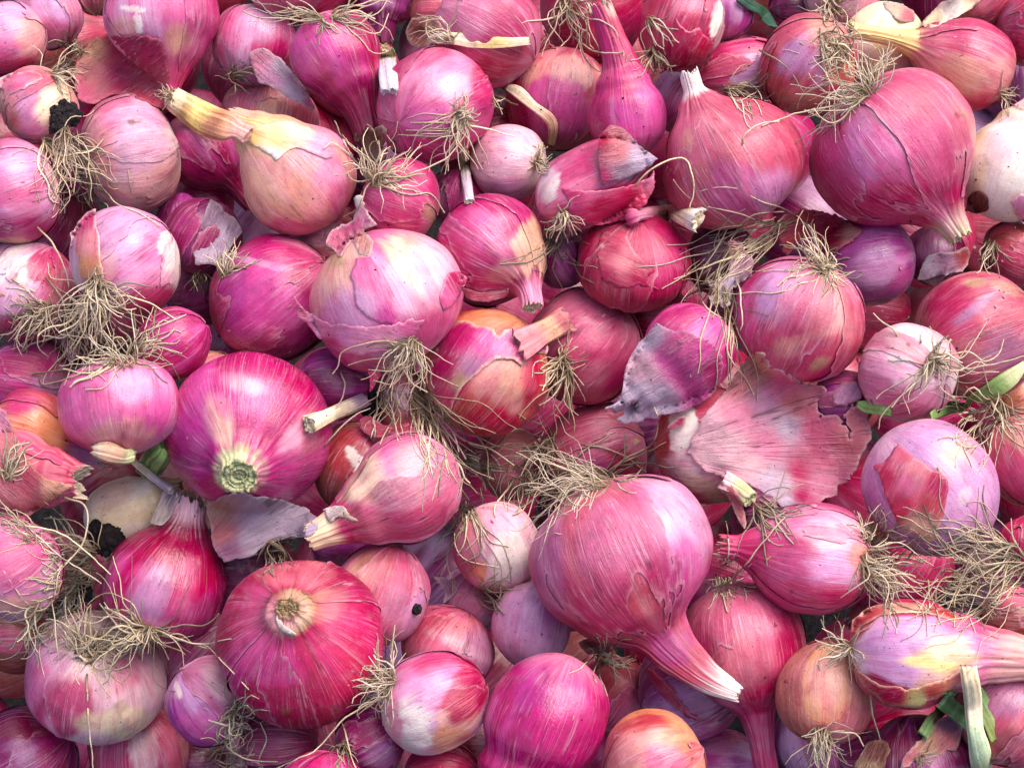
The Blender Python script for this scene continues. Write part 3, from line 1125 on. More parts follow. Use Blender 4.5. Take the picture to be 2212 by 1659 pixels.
def clod(x, y, rx, ry, label, seed, lift=8.0, name='soil_clod', parent=None, mat=None, col=None):
    nu, nv = 72, 44
    u = np.linspace(0, 2 * math.pi, nu, endpoint=False)
    v = np.linspace(-math.pi / 2, math.pi / 2, nv)
    U, Vv = np.meshgrid(u, v)
    n = np.stack([np.cos(U) * np.cos(Vv), np.sin(U) * np.cos(Vv), np.sin(Vv)], -1).reshape(-1, 3)
    k = 1 + 0.30 * fbm(n * 1.5 + seed, seed, 3) + 0.16 * fbm(n * 5 + seed, seed + 2, 3) + 0.06 * vnoise(n * 16 + seed, seed + 3)
    P = n * k[:, None] * np.array([rx, ry, 0.75 * min(rx, ry)])
    d = float(np.median(dm_at(np.array([x, x + rx * .5, x - rx * .5, x, x]), np.array([y, y, y, y + ry * .5, y - ry * .5])))) - lift / F * D
    sc = d / F
    V = cpt(x, y, d) + P * sc
    base = to_world(V).mean(0)
    ob = mesh_obj(name, V, grid_faces(nu, 0, nv - 1), mat or M_SOIL, base, None, dict(rest=P / 100 + seed, Col=np.repeat((L(col) if col else L('dark'))[None], len(V), 0), strk=P / 100))
    tag(ob, label, 'soil clod', 'clods of dark soil caught in the roots')
    dm_add(V)
    return ob
# ------------------------------------------------------------------ the onions of the heap (frame position, half length, half width, neck heading, tilt to viewer, how far in front)
# top band
O('t1', 12, 88, 88, 82, 200, 10, 7, 'pink', 'pink and orange corner onion cut off by the frame edge, above a straw root tuft', patches=[(20, 40, 60, 40, 30, 'lilac', .8), (70, 95, 45, 60, 0, 'peach', .9), (20, 150, 70, 30, 0, 'red', .8)])
O('t2', 82, 228, 80, 88, 225, 0, 8, 'peach', 'orange-cream onion with a torn red cap, just above the upper black soil clod', patches=[(120, 215, 42, 60, 0, 'cream', .9), (55, 230, 22, 60, 0, 'lilac', .7), (60, 175, 60, 24, 10, 'rose', .9), (20, 260, 30, 50, 0, 'orange', .6)])
O('t3', 106, 32, 74, 72, 120, 0, 4, 'lav', 'mauve onion tucked behind the orange-pink corner onion', patches=[(110, 70, 60, 30, 0, 'rose', .7)])
O('t4', 212, -32, 66, 62, 90, 0, 4, 'dust', 'dusky onion whose rounded end peeps in at the upper frame edge')
O('t5', 352, 42, 112, 122, -82, 0, 8, 'pink', 'big pink onion with a white T-shaped tear and a tan neck pointing down', neck=(66, 23), bend=-12, pear=.8,
  patches=[(285, 20, 34, 9, -8, 'white', .95, .12), (297, 52, 9, 22, 10, 'white', .95, .12), (268, 60, 22, 22, 0, 'peach', .7), (385, 85, 34, 36, 0, 'tan', .85), (455, 40, 34, 90, 0, 'mag', .8), (380, 10, 70, 60, 0, 'pink', .5)], tip='dry')
O('t6', 280, 336, 106, 132, 195, 18, 7, 'pale', 'large pale pink onion with a small black scar near its top', patches=[(290, 250, 90, 40, 0, 'pinkl', .9), (225, 340, 34, 90, 10, 'dustl', .6), (330, 400, 80, 60, 10, 'peach', .65), (300, 330, 60, 60, 0, 'lilac', .55), (285, 265, 9, 6, 0, 'dark', .95, .2), (300, 264, 9, 4, 0, 'dark', .7, .2), (230, 225, 60, 22, 20, 'rose', .6)])
O('t7', 440, 322, 88, 90, -48, -10, 6, 'mag', 'magenta onion under the dry yellow neck, its own neck running down out of sight', neck=(60, 26), patches=[(405, 300, 42, 52, 0, 'magl', .8), (400, 275, 30, 18, 0, 'lilac', .7)])
O('t8', 640, 382, 128, 122, 132, 10, 9, 'peach', 'onion with peach cheek and long dry yellow neck leaning up across its neighbour', neck=(40, 34), bend=25, pear=.8,
  patches=[(715, 400, 50, 95, -12, 'pinkl', .9), (735, 440, 34, 60, 0, 'rose', .6), (600, 290, 90, 42, 8, 'yell', .6), (560, 430, 50, 70, 0, 'tan', .7), (660, 430, 60, 70, 0, 'orange', .42), (640, 492, 110, 22, 0, 'rose', .75), (690, 300, 50, 40, 0, 'pinkl', .8)], tip='dry')
O('t9', 582, 248, 80, 104, 80, 0, 4, 'peach', 'speckled peach and pink onion lying under the lavender paper flap', patches=[(610, 235, 70, 22, 0, 'tan', .7), (520, 220, 50, 26, 20, 'pinkl', .8), (650, 250, 30, 40, 0, 'rust', .6)])
O('t10', 548, 97, 88, 90, 260, 0, 6, 'lil', 'lavender onion with torn crimson patches, its lavender skin peeling down', patches=[(575, 120, 42, 38, 20, 'rose', .9, .15), (500, 60, 40, 60, 0, 'pink', .7), (560, 60, 50, 30, 0, 'lilac', .6), (610, 90, 30, 60, 0, 'mag', .7)])
O('t11', 728, 126, 103, 100, -62, 5, 8, 'mag', 'dark magenta pear-shaped onion with a striped neck pointing down', neck=(66, 34), bend=-14, pear=.9, patches=[(705, 80, 60, 40, 30, 'magl', .6), (790, 110, 34, 80, 20, 'crim', .6), (690, 150, 34, 40, 20, 'dust', .4), (720, 200, 90, 36, 30, 'magd', .6)])
O('t12', 622, -34, 66, 84, 100, 0, 7, 'pink', 'pink onion at the upper frame edge with a wide fringe of straw roots', patches=[(620, 10, 60, 20, 0, 'rosel', .8)])
O('t13', 832, -30, 70, 60, -95, 0, 3, 'purp', 'violet neck end hanging in from the upper frame edge', neck=(40, 30), patches=[])
O('t14', 1052, 72, 118, 114, 150, -5, 7, 'rose', 'rose and orange onion with a long straw leaf lying across it', patches=[(1000, 20, 70, 60, 0, 'pinkl', .7), (1090, 130, 60, 34, 25, 'rust', .7), (1110, 30, 50, 70, 0, 'rose', .6), (1050, 150, 60, 30, 0, 'red', .6)])
O('t15', 943, 229, 138, 120, 35, -48, 9, 'mag', 'bright magenta onion with its hairy root disc turned toward the viewer', patches=[(950, 160, 80, 60, 10, 'pinkl', .8), (890, 230, 50, 30, 0, 'pink', .75), (990, 200, 40, 40, 0, 'pale', .7), (900, 290, 60, 60, 0, 'magl', .8), (995, 245, 30, 26, 0, 'peach', .7), (960, 330, 70, 30, 0, 'mag', .7), (920, 120, 60, 24, 20, 'rose', .6), (1045, 180, 22, 70, 0, 'red', .6)])
O('t16', 1098, 350, 84, 82, 170, -20, 6, 'pale', 'small pale lilac onion with a fine root whisker at its side', patches=[(1080, 330, 60, 50, 0, 'pale', .8), (1090, 410, 60, 30, 0, 'lav', .7), (1050, 300, 40, 30, 30, 'pinkl', .7)])
O('t17', 1212, 216, 112, 118, 80, 0, 5, 'dust', 'two-tone onion, peach above and magenta below, half hidden behind the long-necked onion', patches=[(1230, 165, 80, 42, 0, 'peach', .95, .15), (1200, 240, 80, 60, 10, 'magl', .9, .2), (1120, 240, 30, 70, 10, 'crim', .8)])
O('t18', 1356, 246, 96, 87, 99, 6, 8.4, 'magp', 'long-necked pink onion shaped like a pear, neck reaching up to the frame edge', neck=(128, 27), bend=16, pear=1.3, tip='dry',
  patches=[(1350, 170, 50, 60, 0, 'rose', .6), (1400, 250, 40, 70, 0, 'magl', .6), (1350, 40, 50, 60, 0, 'dust', .8), (1345, 15, 34, 24, 0, 'straw', .7)], tipcol='straw')
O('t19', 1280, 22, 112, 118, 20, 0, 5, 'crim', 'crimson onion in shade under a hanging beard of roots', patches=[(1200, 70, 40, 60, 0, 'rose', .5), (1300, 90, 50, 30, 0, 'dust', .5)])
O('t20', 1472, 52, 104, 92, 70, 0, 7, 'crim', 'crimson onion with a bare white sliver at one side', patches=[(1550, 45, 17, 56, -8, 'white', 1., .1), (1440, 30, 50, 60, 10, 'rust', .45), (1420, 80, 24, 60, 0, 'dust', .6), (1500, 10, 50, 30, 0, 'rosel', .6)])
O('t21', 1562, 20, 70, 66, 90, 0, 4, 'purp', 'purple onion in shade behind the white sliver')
O('t22', 1598, 160, 112, 72, 190, 0, 5, 'rose', 'half crimson half lavender onion with a thin root fan across it', patches=[(1640, 180, 60, 52, 30, 'lav', .95, .12), (1600, 200, 70, 26, 10, 'grey', .6)])
O('t23', 1745, 142, 112, 104, 240, -35, 7, 'dust', 'dusty red onion with violet middle under the straggling root disc', patches=[(1735, 130, 50, 50, 0, 'lav', .85), (1690, 60, 60, 30, 20, 'dust', .8), (1820, 150, 34, 40, 0, 'orange', .8, .15), (1730, 220, 80, 28, 0, 'tan', .7), (1660, 170, 30, 70, 0, 'rust', .7)])
O('t24', 1905, 98, 96, 90, 40, 0, 5, 'cream', 'bare cream-white onion behind the cut pale green neck', flesh=True, name='white_onion', patches=[(1960, 150, 40, 60, 0, 'pale', .6), (1900, 40, 60, 30, 0, 'cream', .6)])
O('t25', 2082, 136, 112, 98, 160, 8, 8, 'dust', 'dusky orange onion with a long cream neck cut off green at the tip', neck=(138, 17), taper=1.0, bend=16, pear=.9, tipcol='green', neckcols=(-0.05, 0.12, 'yell'),
  patches=[(2060, 180, 80, 60, 20, 'tan', .75), (2120, 80, 80, 50, -20, 'rose', .7), (2150, 170, 40, 50, 0, 'peach', .6), (2000, 160, 40, 60, 0, 'peach', .7), (2080, 225, 90, 22, 0, 'red', .6)])
O('t26', 1930, 322, 158, 186, -52, 5, 9, 'rose', 'very large round violet and red onion with roots at one end, green-tipped neck opposite', neck=(64, 36), pear=.1, taper=.72, bend=-6, tipcol='green', neckcols=(0.15, 0.7, 'green'),
  patches=[(1900, 290, 120, 80, 40, 'lav', .8), (1960, 230, 90, 50, 20, 'dustl', .6), (1830, 340, 70, 100, 30, 'magl', .6), (1960, 330, 120, 70, 20, 'pink', .6), (1930, 440, 150, 50, 0, 'crim', .6), (2090, 300, 34, 110, 10, 'tan', .6), (2040, 320, 60, 80, 20, 'rosel', .6), (2040, 470, 60, 40, -40, 'pinkl', .5), (2077, 245, 12, 9, 0, 'strawd', .9, .2), (2066, 250, 5, 5, 0, 'brown', .9, .2)])
O('t27', 1580, 350, 140, 156, 122, 8, 9, 'dust', 'big dull rose onion with a short white cut neck pointing up', neck=(58, 22), bend=-16, pear=.6, tipcol='white', neckcols=(0.30, 0.55, 'white'),
  patches=[(1640, 290, 90, 60, -20, 'dust', .8), (1500, 300, 50, 70, 30, 'rosel', .5), (1600, 420, 90, 60, 0, 'magl', .65), (1440, 400, 34, 70, 10, 'crim', .6), (1480, 300, 24, 30, 0, 'tan', .5), (1680, 420, 60, 70, 0, 'lav', .6)])
O('t28', 1278, 396, 132, 88, 28, 5, 9.2, 'rose', 'split crimson onion whose skin stands open in an upright flap', patches=[(1185, 400, 24, 44, -20, 'white', .9, .15), (1200, 350, 60, 30, 30, 'lilac', .7), (1250, 350, 60, 30, 0, 'rose', .7), (1330, 430, 70, 44, 0, 'red', .6), (1372, 372, 32, 17, 25, 'dark', .9, .2)])  # dark patch paints the shade inside the hollow split
O('t29', 1370, 563, 104, 125, 85, 35, 7, 'crim', 'squat crimson onion with a dried neck stalk bent flat to one side', patches=[(1330, 540, 50, 55, 20, 'dust', .8, .2), (1420, 570, 60, 60, 0, 'rose', .6), (1305, 535, 12, 8, -30, 'straw', .8, .2), (1370, 640, 90, 24, 0, 'red', .6)])
O('t30', 2188, 362, 122, 108, 62, 0, 5, 'cream', 'bare creamy white onion cut off by the frame edge', flesh=True, name='white_onion', neck=(60, 40), pear=.8, neckcols=(-.6, .3, 'pale'), patches=[(2180, 300, 60, 50, 30, 'pale', .7)])
O('t31', 2240, 62, 86, 84, 180, 0, 6, 'crim', 'crimson onion in the upper frame corner', patches=[(2180, 60, 24, 60, 0, 'plum', .6)])
O('t32', 2120, -8, 80, 80, 45, 0, 4, 'dust', 'mauve-red onion behind the white paper scraps')
O('t33', 1822, -18, 86, 80, 60, 0, 4, 'pale', 'dull pale mauve onion at the upper frame edge behind the root disc', patches=[(1830, 20, 50, 30, 0, 'lilac', .6)])
O('t34', 1470, 215, 72, 70, 60, 0, 3, 'purp', 'shaded violet onion between the long neck and the dull rose onion')
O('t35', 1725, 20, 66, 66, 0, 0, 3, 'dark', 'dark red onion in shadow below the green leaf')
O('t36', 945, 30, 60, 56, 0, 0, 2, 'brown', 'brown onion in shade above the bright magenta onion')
# middle band
O('m1', 22, 414, 104, 114, 200, 10, 8, 'pink', 'pink onion cut by the frame edge beside the tangled roots, magenta below', patches=[(40, 340, 60, 40, 0, 'lilac', .8), (60, 430, 40, 50, 0, 'rosel', .6), (30, 490, 90, 40, 0, 'mag', .85), (15, 525, 60, 14, 0, 'tan', .8, .15)])
O('m2', 56, 628, 110, 108, 60, 0, 7, 'lil', 'white and lilac onion with one crimson stripe, roots spilling from its foot', patches=[(40, 600, 50, 70, -20, 'white', .8), (35, 640, 60, 40, 0, 'lilac', .7), (105, 575, 32, 46, -60, 'rose', .95, .1), (130, 640, 34, 60, 0, 'dustl', .8), (50, 715, 90, 34, 0, 'crim', .85)])
O('m3', 272, 566, 114, 120, 38, -12, 9, 'lil', 'pale lilac onion with a white bare cheek and red skin flap, above the root mat', patches=[(270, 545, 60, 70, 0, 'lilac', .8), (330, 530, 40, 40, 0, 'pink', .75), (368, 565, 26, 62, 0, 'white', 1., .12), (320, 650, 80, 34, 10, 'crim', .85), (330, 600, 50, 24, 10, 'pinkl', .7), (220, 590, 40, 40, 0, 'peach', .6)])
O('m4', 392, 490, 74, 56, 90, 0, 2.5, 'plum', 'slim mauve onion wedged between the pale onion and a grey skin')
O('m5', 440, 512, 84, 84, 60, 0, 3, 'plum', 'dull plum onion under crumpled grey papery skin')
O('m6', 434, 622, 78, 78, 200, 0, 3, 'plum', 'shaded mauve onion between the big magenta onion and the root mat', patches=[(440, 590, 40, 30, 0, 'lavd', .6)])
O('m7', 592, 648, 142, 134, 215, -10, 8, 'mag', 'large glossy magenta onion partly behind the pale torn onion', patches=[(560, 590, 80, 40, 10, 'magl', .6), (570, 570, 100, 8, -12, 'lilac', .7, .3), (640, 560, 60, 30, 0, 'mag', .6), (560, 700, 90, 60, 0, 'magl', .45), (660, 740, 90, 40, 0, 'magd', .7), (500, 640, 34, 80, 0, 'purp', .6)])
O('m8', 832, 646, 150, 172, 118, 4, 9, 'pink', 'largest pale pink onion of the middle, cream streaked, its top skin torn to shreds', patches=[(890, 570, 62, 80, 25, 'cream', .85), (940, 560, 44, 60, 20, 'pale', .8), (735, 560, 40, 60, -10, 'tan', .8), (725, 555, 20, 26, 0, 'strawd', .7), (690, 630, 24, 60, -10, 'tan', .6), (810, 640, 50, 80, 20, 'pink', .75), (720, 700, 60, 50, -20, 'lilac', .6), (960, 680, 50, 80, -20, 'pink', .8), (880, 720, 80, 40, 20, 'rose', .6), (920, 640, 70, 40, 20, 'pale', .5), (760, 780, 90, 26, -10, 'mag', .7)], lump=1.4)
O('m9', 864, 440, 84, 96, 160, 0, 5, 'rose', 'dusty pink onion with brown soil rubbed on its shoulder', patches=[(850, 420, 70, 40, 0, 'pink', .6), (935, 470, 20, 44, 15, 'strawd', .75), (900, 400, 50, 30, 0, 'rose', .6)])
O('m10', 1060, 545, 114, 122, -38, 32, 8, 'mag', 'magenta onion with orange side and a pink striped neck curling down', neck=(54, 25), bend=-42, pear=.5, tipcol='straw', neckcols=(0.2, 0.6, 'pinkl'),
  patches=[(1150, 530, 34, 60, 10, 'tan', .95, .15), (1090, 590, 40, 24, 30, 'peach', .8), (1040, 490, 80, 40, 20, 'pink', .7), (1050, 620, 90, 40, 0, 'crim', .7), (1000, 530, 40, 70, 0, 'rose', .6), (1080, 530, 30, 60, 40, 'pinkl', .5)])
O('m11', 1050, 804, 140, 133, 55, 15, 9, 'org', 'glowing orange onion with a wide magenta skin band and a cut tan neck', neck=None,
  patches=[(1070, 680, 80, 24, -5, 'orange', .95), (1085, 830, 62, 62, 0, 'peach', .9), (1110, 820, 30, 40, 0, 'tan', .6), (1080, 920, 100, 40, 0, 'red', .95), (1160, 840, 30, 80, 0, 'red', .8), (960, 830, 44, 90, 0, 'rose', .9), (1020, 880, 60, 40, 0, 'rust', .6)])
O('m12', 1264, 752, 126, 126, 225, -8, 7, 'rose', 'plain rose-red onion behind the tan neck stub', patches=[(1280, 700, 80, 60, 0, 'rosel', .65), (1230, 800, 60, 60, 0, 'dust', .5), (1330, 760, 40, 80, 0, 'mag', .5), (1260, 860, 90, 24, 0, 'dust', .6)], deep=30)
O('m13', 1484, 762, 106, 102, 222, 4, 8.7, 'mag', 'violet-pink onion wearing a grey frayed skin that hangs off one end', neck=(44, 40), pear=1.2, taper=.6, tip='dry', neckcols=(-.5, .2, 'grey'), patches=[(1520, 720, 60, 50, 0, 'magl', .6), (1450, 690, 60, 30, 0, 'crim', .6)])
O('m14', 1725, 692, 136, 136, 250, -22, 8, 'rose', 'violet and red freckled onion with a straw root crown on its top', patches=[(1670, 640, 50, 80, -35, 'lav', .9), (1800, 690, 50, 90, 10, 'peach', .75), (1740, 650, 60, 60, 0, 'pinkl', .6), (1720, 770, 110, 50, 0, 'crim', .8), (1770, 785, 34, 18, 30, 'strawd', .7), (1700, 750, 30, 22, 0, 'tan', .6), (1740, 730, 50, 12, 20, 'tan', .5), (1605, 700, 30, 90, 0, 'magl', .7)])
O('m15', 1872, 565, 106, 98, 190, 0, 7, 'purp', 'smooth violet onion coming out of a ripped red skin', patches=[(1890, 570, 50, 60, 0, 'lav', .75), (1950, 600, 24, 60, 0, 'magl', .6), (1800, 500, 60, 40, 0, 'red', .7)], rough=-.08)
O('m16', 2112, 724, 134, 138, 20, -5, 6, 'dust', 'large mauve-red onion with a violet scratch and greenish stains', patches=[(2050, 680, 60, 50, 0, 'rose', .7), (2110, 660, 70, 13, 38, 'lavd', .85, .25), (2110, 612, 20, 9, 0, 'strawd', .8), (2170, 620, 50, 16, -25, 'strawd', .6), (2180, 780, 60, 60, 0, 'lavd', .6), (2080, 770, 60, 40, 0, 'dustl', .6), (2040, 640, 50, 40, 0, 'crim', .6)])
O('m17', 1961, 803, 104, 106, 160, -52, 9, 'pale', 'small white-pink onion facing the viewer with its root star', patches=[(1950, 750, 70, 44, 0, 'white', .8), (1900, 800, 30, 60, 0, 'pinkl', .8), (1960, 870, 90, 30, 0, 'rose', .75), (2010, 840, 50, 40, 0, 'lilac', .5), (1964, 745, 8, 5, -20, 'dark', .9, .2)])
O('m18', 2192, 546, 70, 74, 160, 0, 5, 'brown', 'reddish brown onion at the frame edge under the green-tipped neck', patches=[(2190, 540, 50, 40, 0, 'rust', .6)])
O('m19', 2018, 552, 66, 66, 90, 0, 3, 'plum', 'shaded mauve onion behind the green-tipped neck', patches=[(2000, 530, 40, 40, 0, 'lavd', .6)])
O('m20', 985, 428, 62, 60, 80, 0, 3, 'plum', 'dim purple onion between the two pale stalks and the striped-neck onion')
O('m21', 702, 505, 70, 74, 0, 0, 3, 'dust', 'grey-tan onion in the shadow below the peach-cheeked onion', patches=[(690, 510, 60, 30, 0, 'greyd', .6)])
O('m22', 440, 440, 66, 66, 0, 0, 2, 'mag', 'deep magenta onion seen through the gap under the neck')
O('m23', 1214, 560, 64, 64, 120, 0, 2, 'plum', 'dull violet onion in the gap beside the squat crimson onion', patches=[(1215, 600, 30, 30, 0, 'lavd', .5)])
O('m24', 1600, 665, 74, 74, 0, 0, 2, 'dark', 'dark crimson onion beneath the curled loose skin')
O('m25', 1822, 866, 66, 66, 0, 0, 3, 'plum', 'dusky plum onion under the torn edge of the skin fan')
O('m26', 2196, 858, 56, 52, 30, 0, 5, 'tan', 'amber brown onion behind the bent green leaf', patches=[(2190, 850, 40, 40, 0, 'orange', .9)])
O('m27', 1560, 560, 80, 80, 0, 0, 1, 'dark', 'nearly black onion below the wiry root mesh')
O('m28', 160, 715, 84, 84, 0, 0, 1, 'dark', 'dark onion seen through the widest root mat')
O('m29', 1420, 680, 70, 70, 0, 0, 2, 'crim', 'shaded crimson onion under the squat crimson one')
# lower middle
O('l1', 58, 822, 92, 94, 170, 0, 6, 'magp', 'magenta-mauve onion at the frame edge below the root mat', patches=[(40, 790, 70, 40, 0, 'mag', .7), (110, 850, 50, 40, 0, 'lav', .7)])
O('l2', 259, 879, 106, 133, -82, 12, 9, 'pink', 'smooth round pink onion with an amber foot, roots along its upper rim', patches=[(270, 830, 90, 42, 0, 'lilac', .75), (250, 940, 80, 34, 0, 'tan', .55), (340, 890, 40, 60, 0, 'magl', .6), (265, 960, 60, 20, 0, 'dust', .5), (160, 870, 30, 60, 0, 'magl', .6)], rough=.05)
O('l3', 376, 740, 78, 76, 30, 0, 5, 'mag', 'deep magenta onion behind the roots of the lilac onion', patches=[(360, 730, 40, 40, 0, 'magl', .6)])
O('l4', 460, 822, 62, 70, 60, 0, 4, 'tan', 'tan onion peeking out above the cut magenta onion', patches=[(460, 790, 60, 26, 0, 'dustl', .6)])
O('l5', 537, 936, 156, 174, 274, 65, 9, 'magp', 'big magenta onion with its cut green neck ring facing the viewer', neck=(26, 42), pear=.2, tipcol='green', neckcols=(0.35, 0.9, 'green'),
  patches=[(480, 905, 34, 56, 10, 'cream', .5), (655, 960, 42, 60, -20, 'pale', .6), (530, 850, 100, 50, 0, 'magl', .6), (640, 830, 50, 60, 0, 'rose', .85), (420, 960, 50, 90, 0, 'purp', .6), (610, 1020, 80, 60, 0, 'magl', .7), (530, 830, 46, 20, -15, 'white', .4, .6), (680, 900, 24, 90, -10, 'crim', .5)], rough=-.04)
O('l6', 72, 940, 98, 98, -18, 0, 7, 'org', 'orange onion with magenta crown and a crumpled purple neck', neck=(42, 30), pear=.8, bend=6, tip='dry', neckcols=(-.3, .3, 'lavd'),
  patches=[(45, 875, 70, 38, 10, 'mag', .9), (110, 935, 55, 60, 0, 'orange', .9), (60, 1000, 60, 30, 0, 'peach', .6), (170, 985, 30, 30, 0, 'purp', .7)])
O('l7', 40, 1020, 100, 92, -8, 5, 8, 'dust', 'dusty pink onion with a dull mauve loose skin at the frame edge', neck=(26, 40), pear=1.2, tip='dry', patches=[(60, 1060, 90, 40, 0, 'lavd', .6), (30, 950, 50, 50, 30, 'rosel', .5), (100, 1010, 60, 50, 0, 'dust', .6)], rough=.15)
O('l8', 276, 1106, 98, 78, 20, 0, 6, 'cream', 'cream-white peeled onion above the soil clod', flesh=True, name='white_onion', neck=(22, 34), pear=.6, tip='dry', patches=[(230, 1070, 60, 50, 30, 'tan', .6), (300, 1150, 60, 30, 0, 'white', .8)])
O('l9', 357, 1262, 126, 134, 68, 5, 9, 'mag', 'glossy magenta-violet onion with pleated neck up and roots below', neck=(52, 36), pear=.1, bend=14, tip='dry', neckcols=(.2, .9, 'pale'),
  patches=[(320, 1290, 70, 80, 10, 'lav', .75), (440, 1240, 44, 80, -15, 'red', .8), (340, 1180, 90, 34, 0, 'crim', .7), (420, 1330, 60, 50, 30, 'magl', .7), (310, 1360, 60, 24, 0, 'pinkl', .6), (400, 1260, 28, 70, -10, 'pink', .6)], rough=-.10)
O('l10', 872, 1058, 130, 118, 209, 5, 9, 'pink', 'pale pink onion with a thick cream neck slanting down', neck=(82, 36), pear=1.1, taper=.8, tipcol='cream', neckcols=(.25, .7, 'cream'), bend=-6,
  patches=[(800, 1050, 60, 50, -30, 'cream', .75), (900, 1000, 70, 50, 0, 'pinkl', .7), (960, 1060, 50, 60, 0, 'pinkl', .7), (880, 990, 40, 40, 0, 'peach', .6), (920, 1110, 80, 40, 10, 'rose', .75), (860, 1060, 60, 40, 0, 'pale', .8), (800, 1130, 70, 24, -20, 'dustl', .5)])
O('l11', 775, 1012, 102, 96, 240, 0, 6, 'brown', 'brownish red onion with a pale split, behind the cream-necked onion', patches=[(745, 980, 50, 70, 10, 'rust', .8), (775, 1005, 13, 44, 30, 'white', .95, .12), (740, 1060, 50, 40, 0, 'brown', .6), (810, 930, 40, 30, 0, 'rose', .7)])
O('l12', 1110, 1004, 72, 74, 0, 0, 3, 'dust', 'dull mauve-pink onion under the matted roots of the heaviest onion', patches=[(1110, 1000, 50, 40, 0, 'rosel', .5)])
O('l13', 1284, 985, 116, 114, 200, -6, 6, 'rose', 'rose onion with two tiny yellow spots, crossed by pale rootlets', patches=[(1250, 930, 80, 40, 10, 'mag', .55), (1330, 1010, 50, 50, 0, 'red', .6), (1260, 1020, 60, 40, 0, 'magl', .7), (1374, 953, 7, 6, 0, 'yell', .9, .2), (1355, 964, 7, 6, 0, 'peach', .9, .2)])
O('l14', 1345, 1203, 170, 203, -66, 5, 9, 'dust', 'heaviest onion, dull rose and violet, its ribbed purple neck sweeping down to a white tip', neck=(205, 46), bend=44, pear=.15, flat=.5, taper=.42, tipcol='white', neckcols=(.62, .95, 'white'),
  patches=[(1440, 1120, 90, 140, 20, 'lilac', .85), (1260, 1120, 90, 80, 0, 'dustl', .7), (1190, 1200, 40, 120, 0, 'lav', .8), (1320, 1160, 70, 100, 0, 'pinkl', .75), (1300, 1280, 120, 60, 0, 'rust', .5), (1380, 1250, 60, 60, 0, 'crim', .5), (1490, 1250, 50, 90, 10, 'magl', .7), (1440, 1100, 36, 60, 20, 'pale', .45), (1330, 1330, 90, 40, -20, 'red', .4), (1450, 1400, 50, 60, -60, 'purp', .6)])
O('l15', 1530, 962, 118, 126, 190, -10, 8.5, 'dust', 'red and white onion mostly covered by the big fan of papery skin', patches=[(1480, 950, 34, 110, 8, 'white', 1.0, .1), (1425, 950, 24, 80, 8, 'rust', .9, .15), (1500, 1010, 60, 34, -20, 'pale', .8), (1520, 1050, 60, 20, -30, 'cream', .6)], flesh=False)
O('l16', 1752, 1206, 132, 122, 172, 0, 8, 'pink', 'rosy onion lying on its side, pale flanks and a brush of roots', neck=(48, 26), pear=.3, tip='dry',
  patches=[(1800, 1160, 80, 50, 0, 'pale', .8), (1790, 1215, 70, 34, 0, 'lilac', .7), (1690, 1220, 70, 80, 0, 'rose', .8), (1860, 1210, 30, 50, 0, 'orange', .7), (1770, 1290, 100, 34, 0, 'red', .7), (1740, 1120, 80, 24, 10, 'pinkl', .6)])
O('l17', 2012, 1055, 156, 138, 310, 0, 8, 'lav', 'large lavender onion with a red rag of old skin stuck on it', patches=[(2080, 980, 54, 60, -40, 'tan', .8), (2090, 1070, 60, 90, 0, 'lilac', .8), (1990, 950, 70, 40, 0, 'lav', .8), (2060, 1170, 90, 40, 0, 'lavd', .6), (1890, 1050, 30, 80, 0, 'purp', .5), (2085, 1070, 14, 24, -25, 'white', .5, .5)], rough=-.03)
O('l18', 2222, 992, 100, 96, 120, 0, 7, 'dust', 'brown-pink onion with a tan crown, cut by the frame edge', patches=[(2200, 930, 50, 40, 0, 'tan', .8), (2180, 1040, 50, 60, 0, 'rose', .5)])
O('l19', 2216, 1176, 60, 62, 90, 0, 4, 'crim', 'small dull red onion at the frame edge between root beds')
O('l20', 1974, 1410, 142, 122, 0, 4, 9, 'lil', 'onion with lavender front and yellow flank, framed by red skin, long neck leaving the frame', neck=(140, 46), bend=-10, pear=1.3, neckcols=(-.2, .4, 'peach'),
  patches=[(1950, 1385, 90, 58, 0, 'lav', .9), (2030, 1430, 70, 50, 10, 'yell', .95), (2060, 1400, 50, 34, 0, 'cream', .8), (1960, 1308, 120, 20, 0, 'red', .85, .2), (1900, 1490, 90, 30, -25, 'crim', .95, .15), (2010, 1520, 80, 20, 15, 'red', .85, .2), (1850, 1340, 30, 50, -30, 'rust', .85, .2), (2110, 1340, 80, 22, -25, 'rose', .7), (1995, 1478, 26, 16, 20, 'tan', .7)])
O('l21', 1605, 1394, 136, 134, -78, 0, 7, 'rose', 'rose onion behind the white-tipped neck, neck running down', neck=(150, 27), pear=.4, bend=-4, patches=[(1590, 1340, 100, 60, 0, 'rosel', .7), (1620, 1430, 80, 70, 0, 'dustl', .6), (1700, 1400, 30, 90, 0, 'crim', .6), (1640, 1510, 60, 30, 0, 'red', .6)])
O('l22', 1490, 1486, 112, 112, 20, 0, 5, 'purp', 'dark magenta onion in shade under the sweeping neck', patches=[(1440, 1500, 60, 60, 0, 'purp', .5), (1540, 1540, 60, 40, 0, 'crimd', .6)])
O('l23', 1785, 1496, 112, 106, 85, -8, 7.2, 'tan', 'amber onion standing roots down between its red neighbours', patches=[(1790, 1500, 110, 110, 0, 'orange', .5), (1770, 1470, 60, 60, 0, 'peach', .7), (1760, 1570, 60, 24, 0, 'orange', .8), (1850, 1560, 50, 50, 0, 'rust', .6), (1800, 1580, 20, 18, 0, 'lilac', .5)])
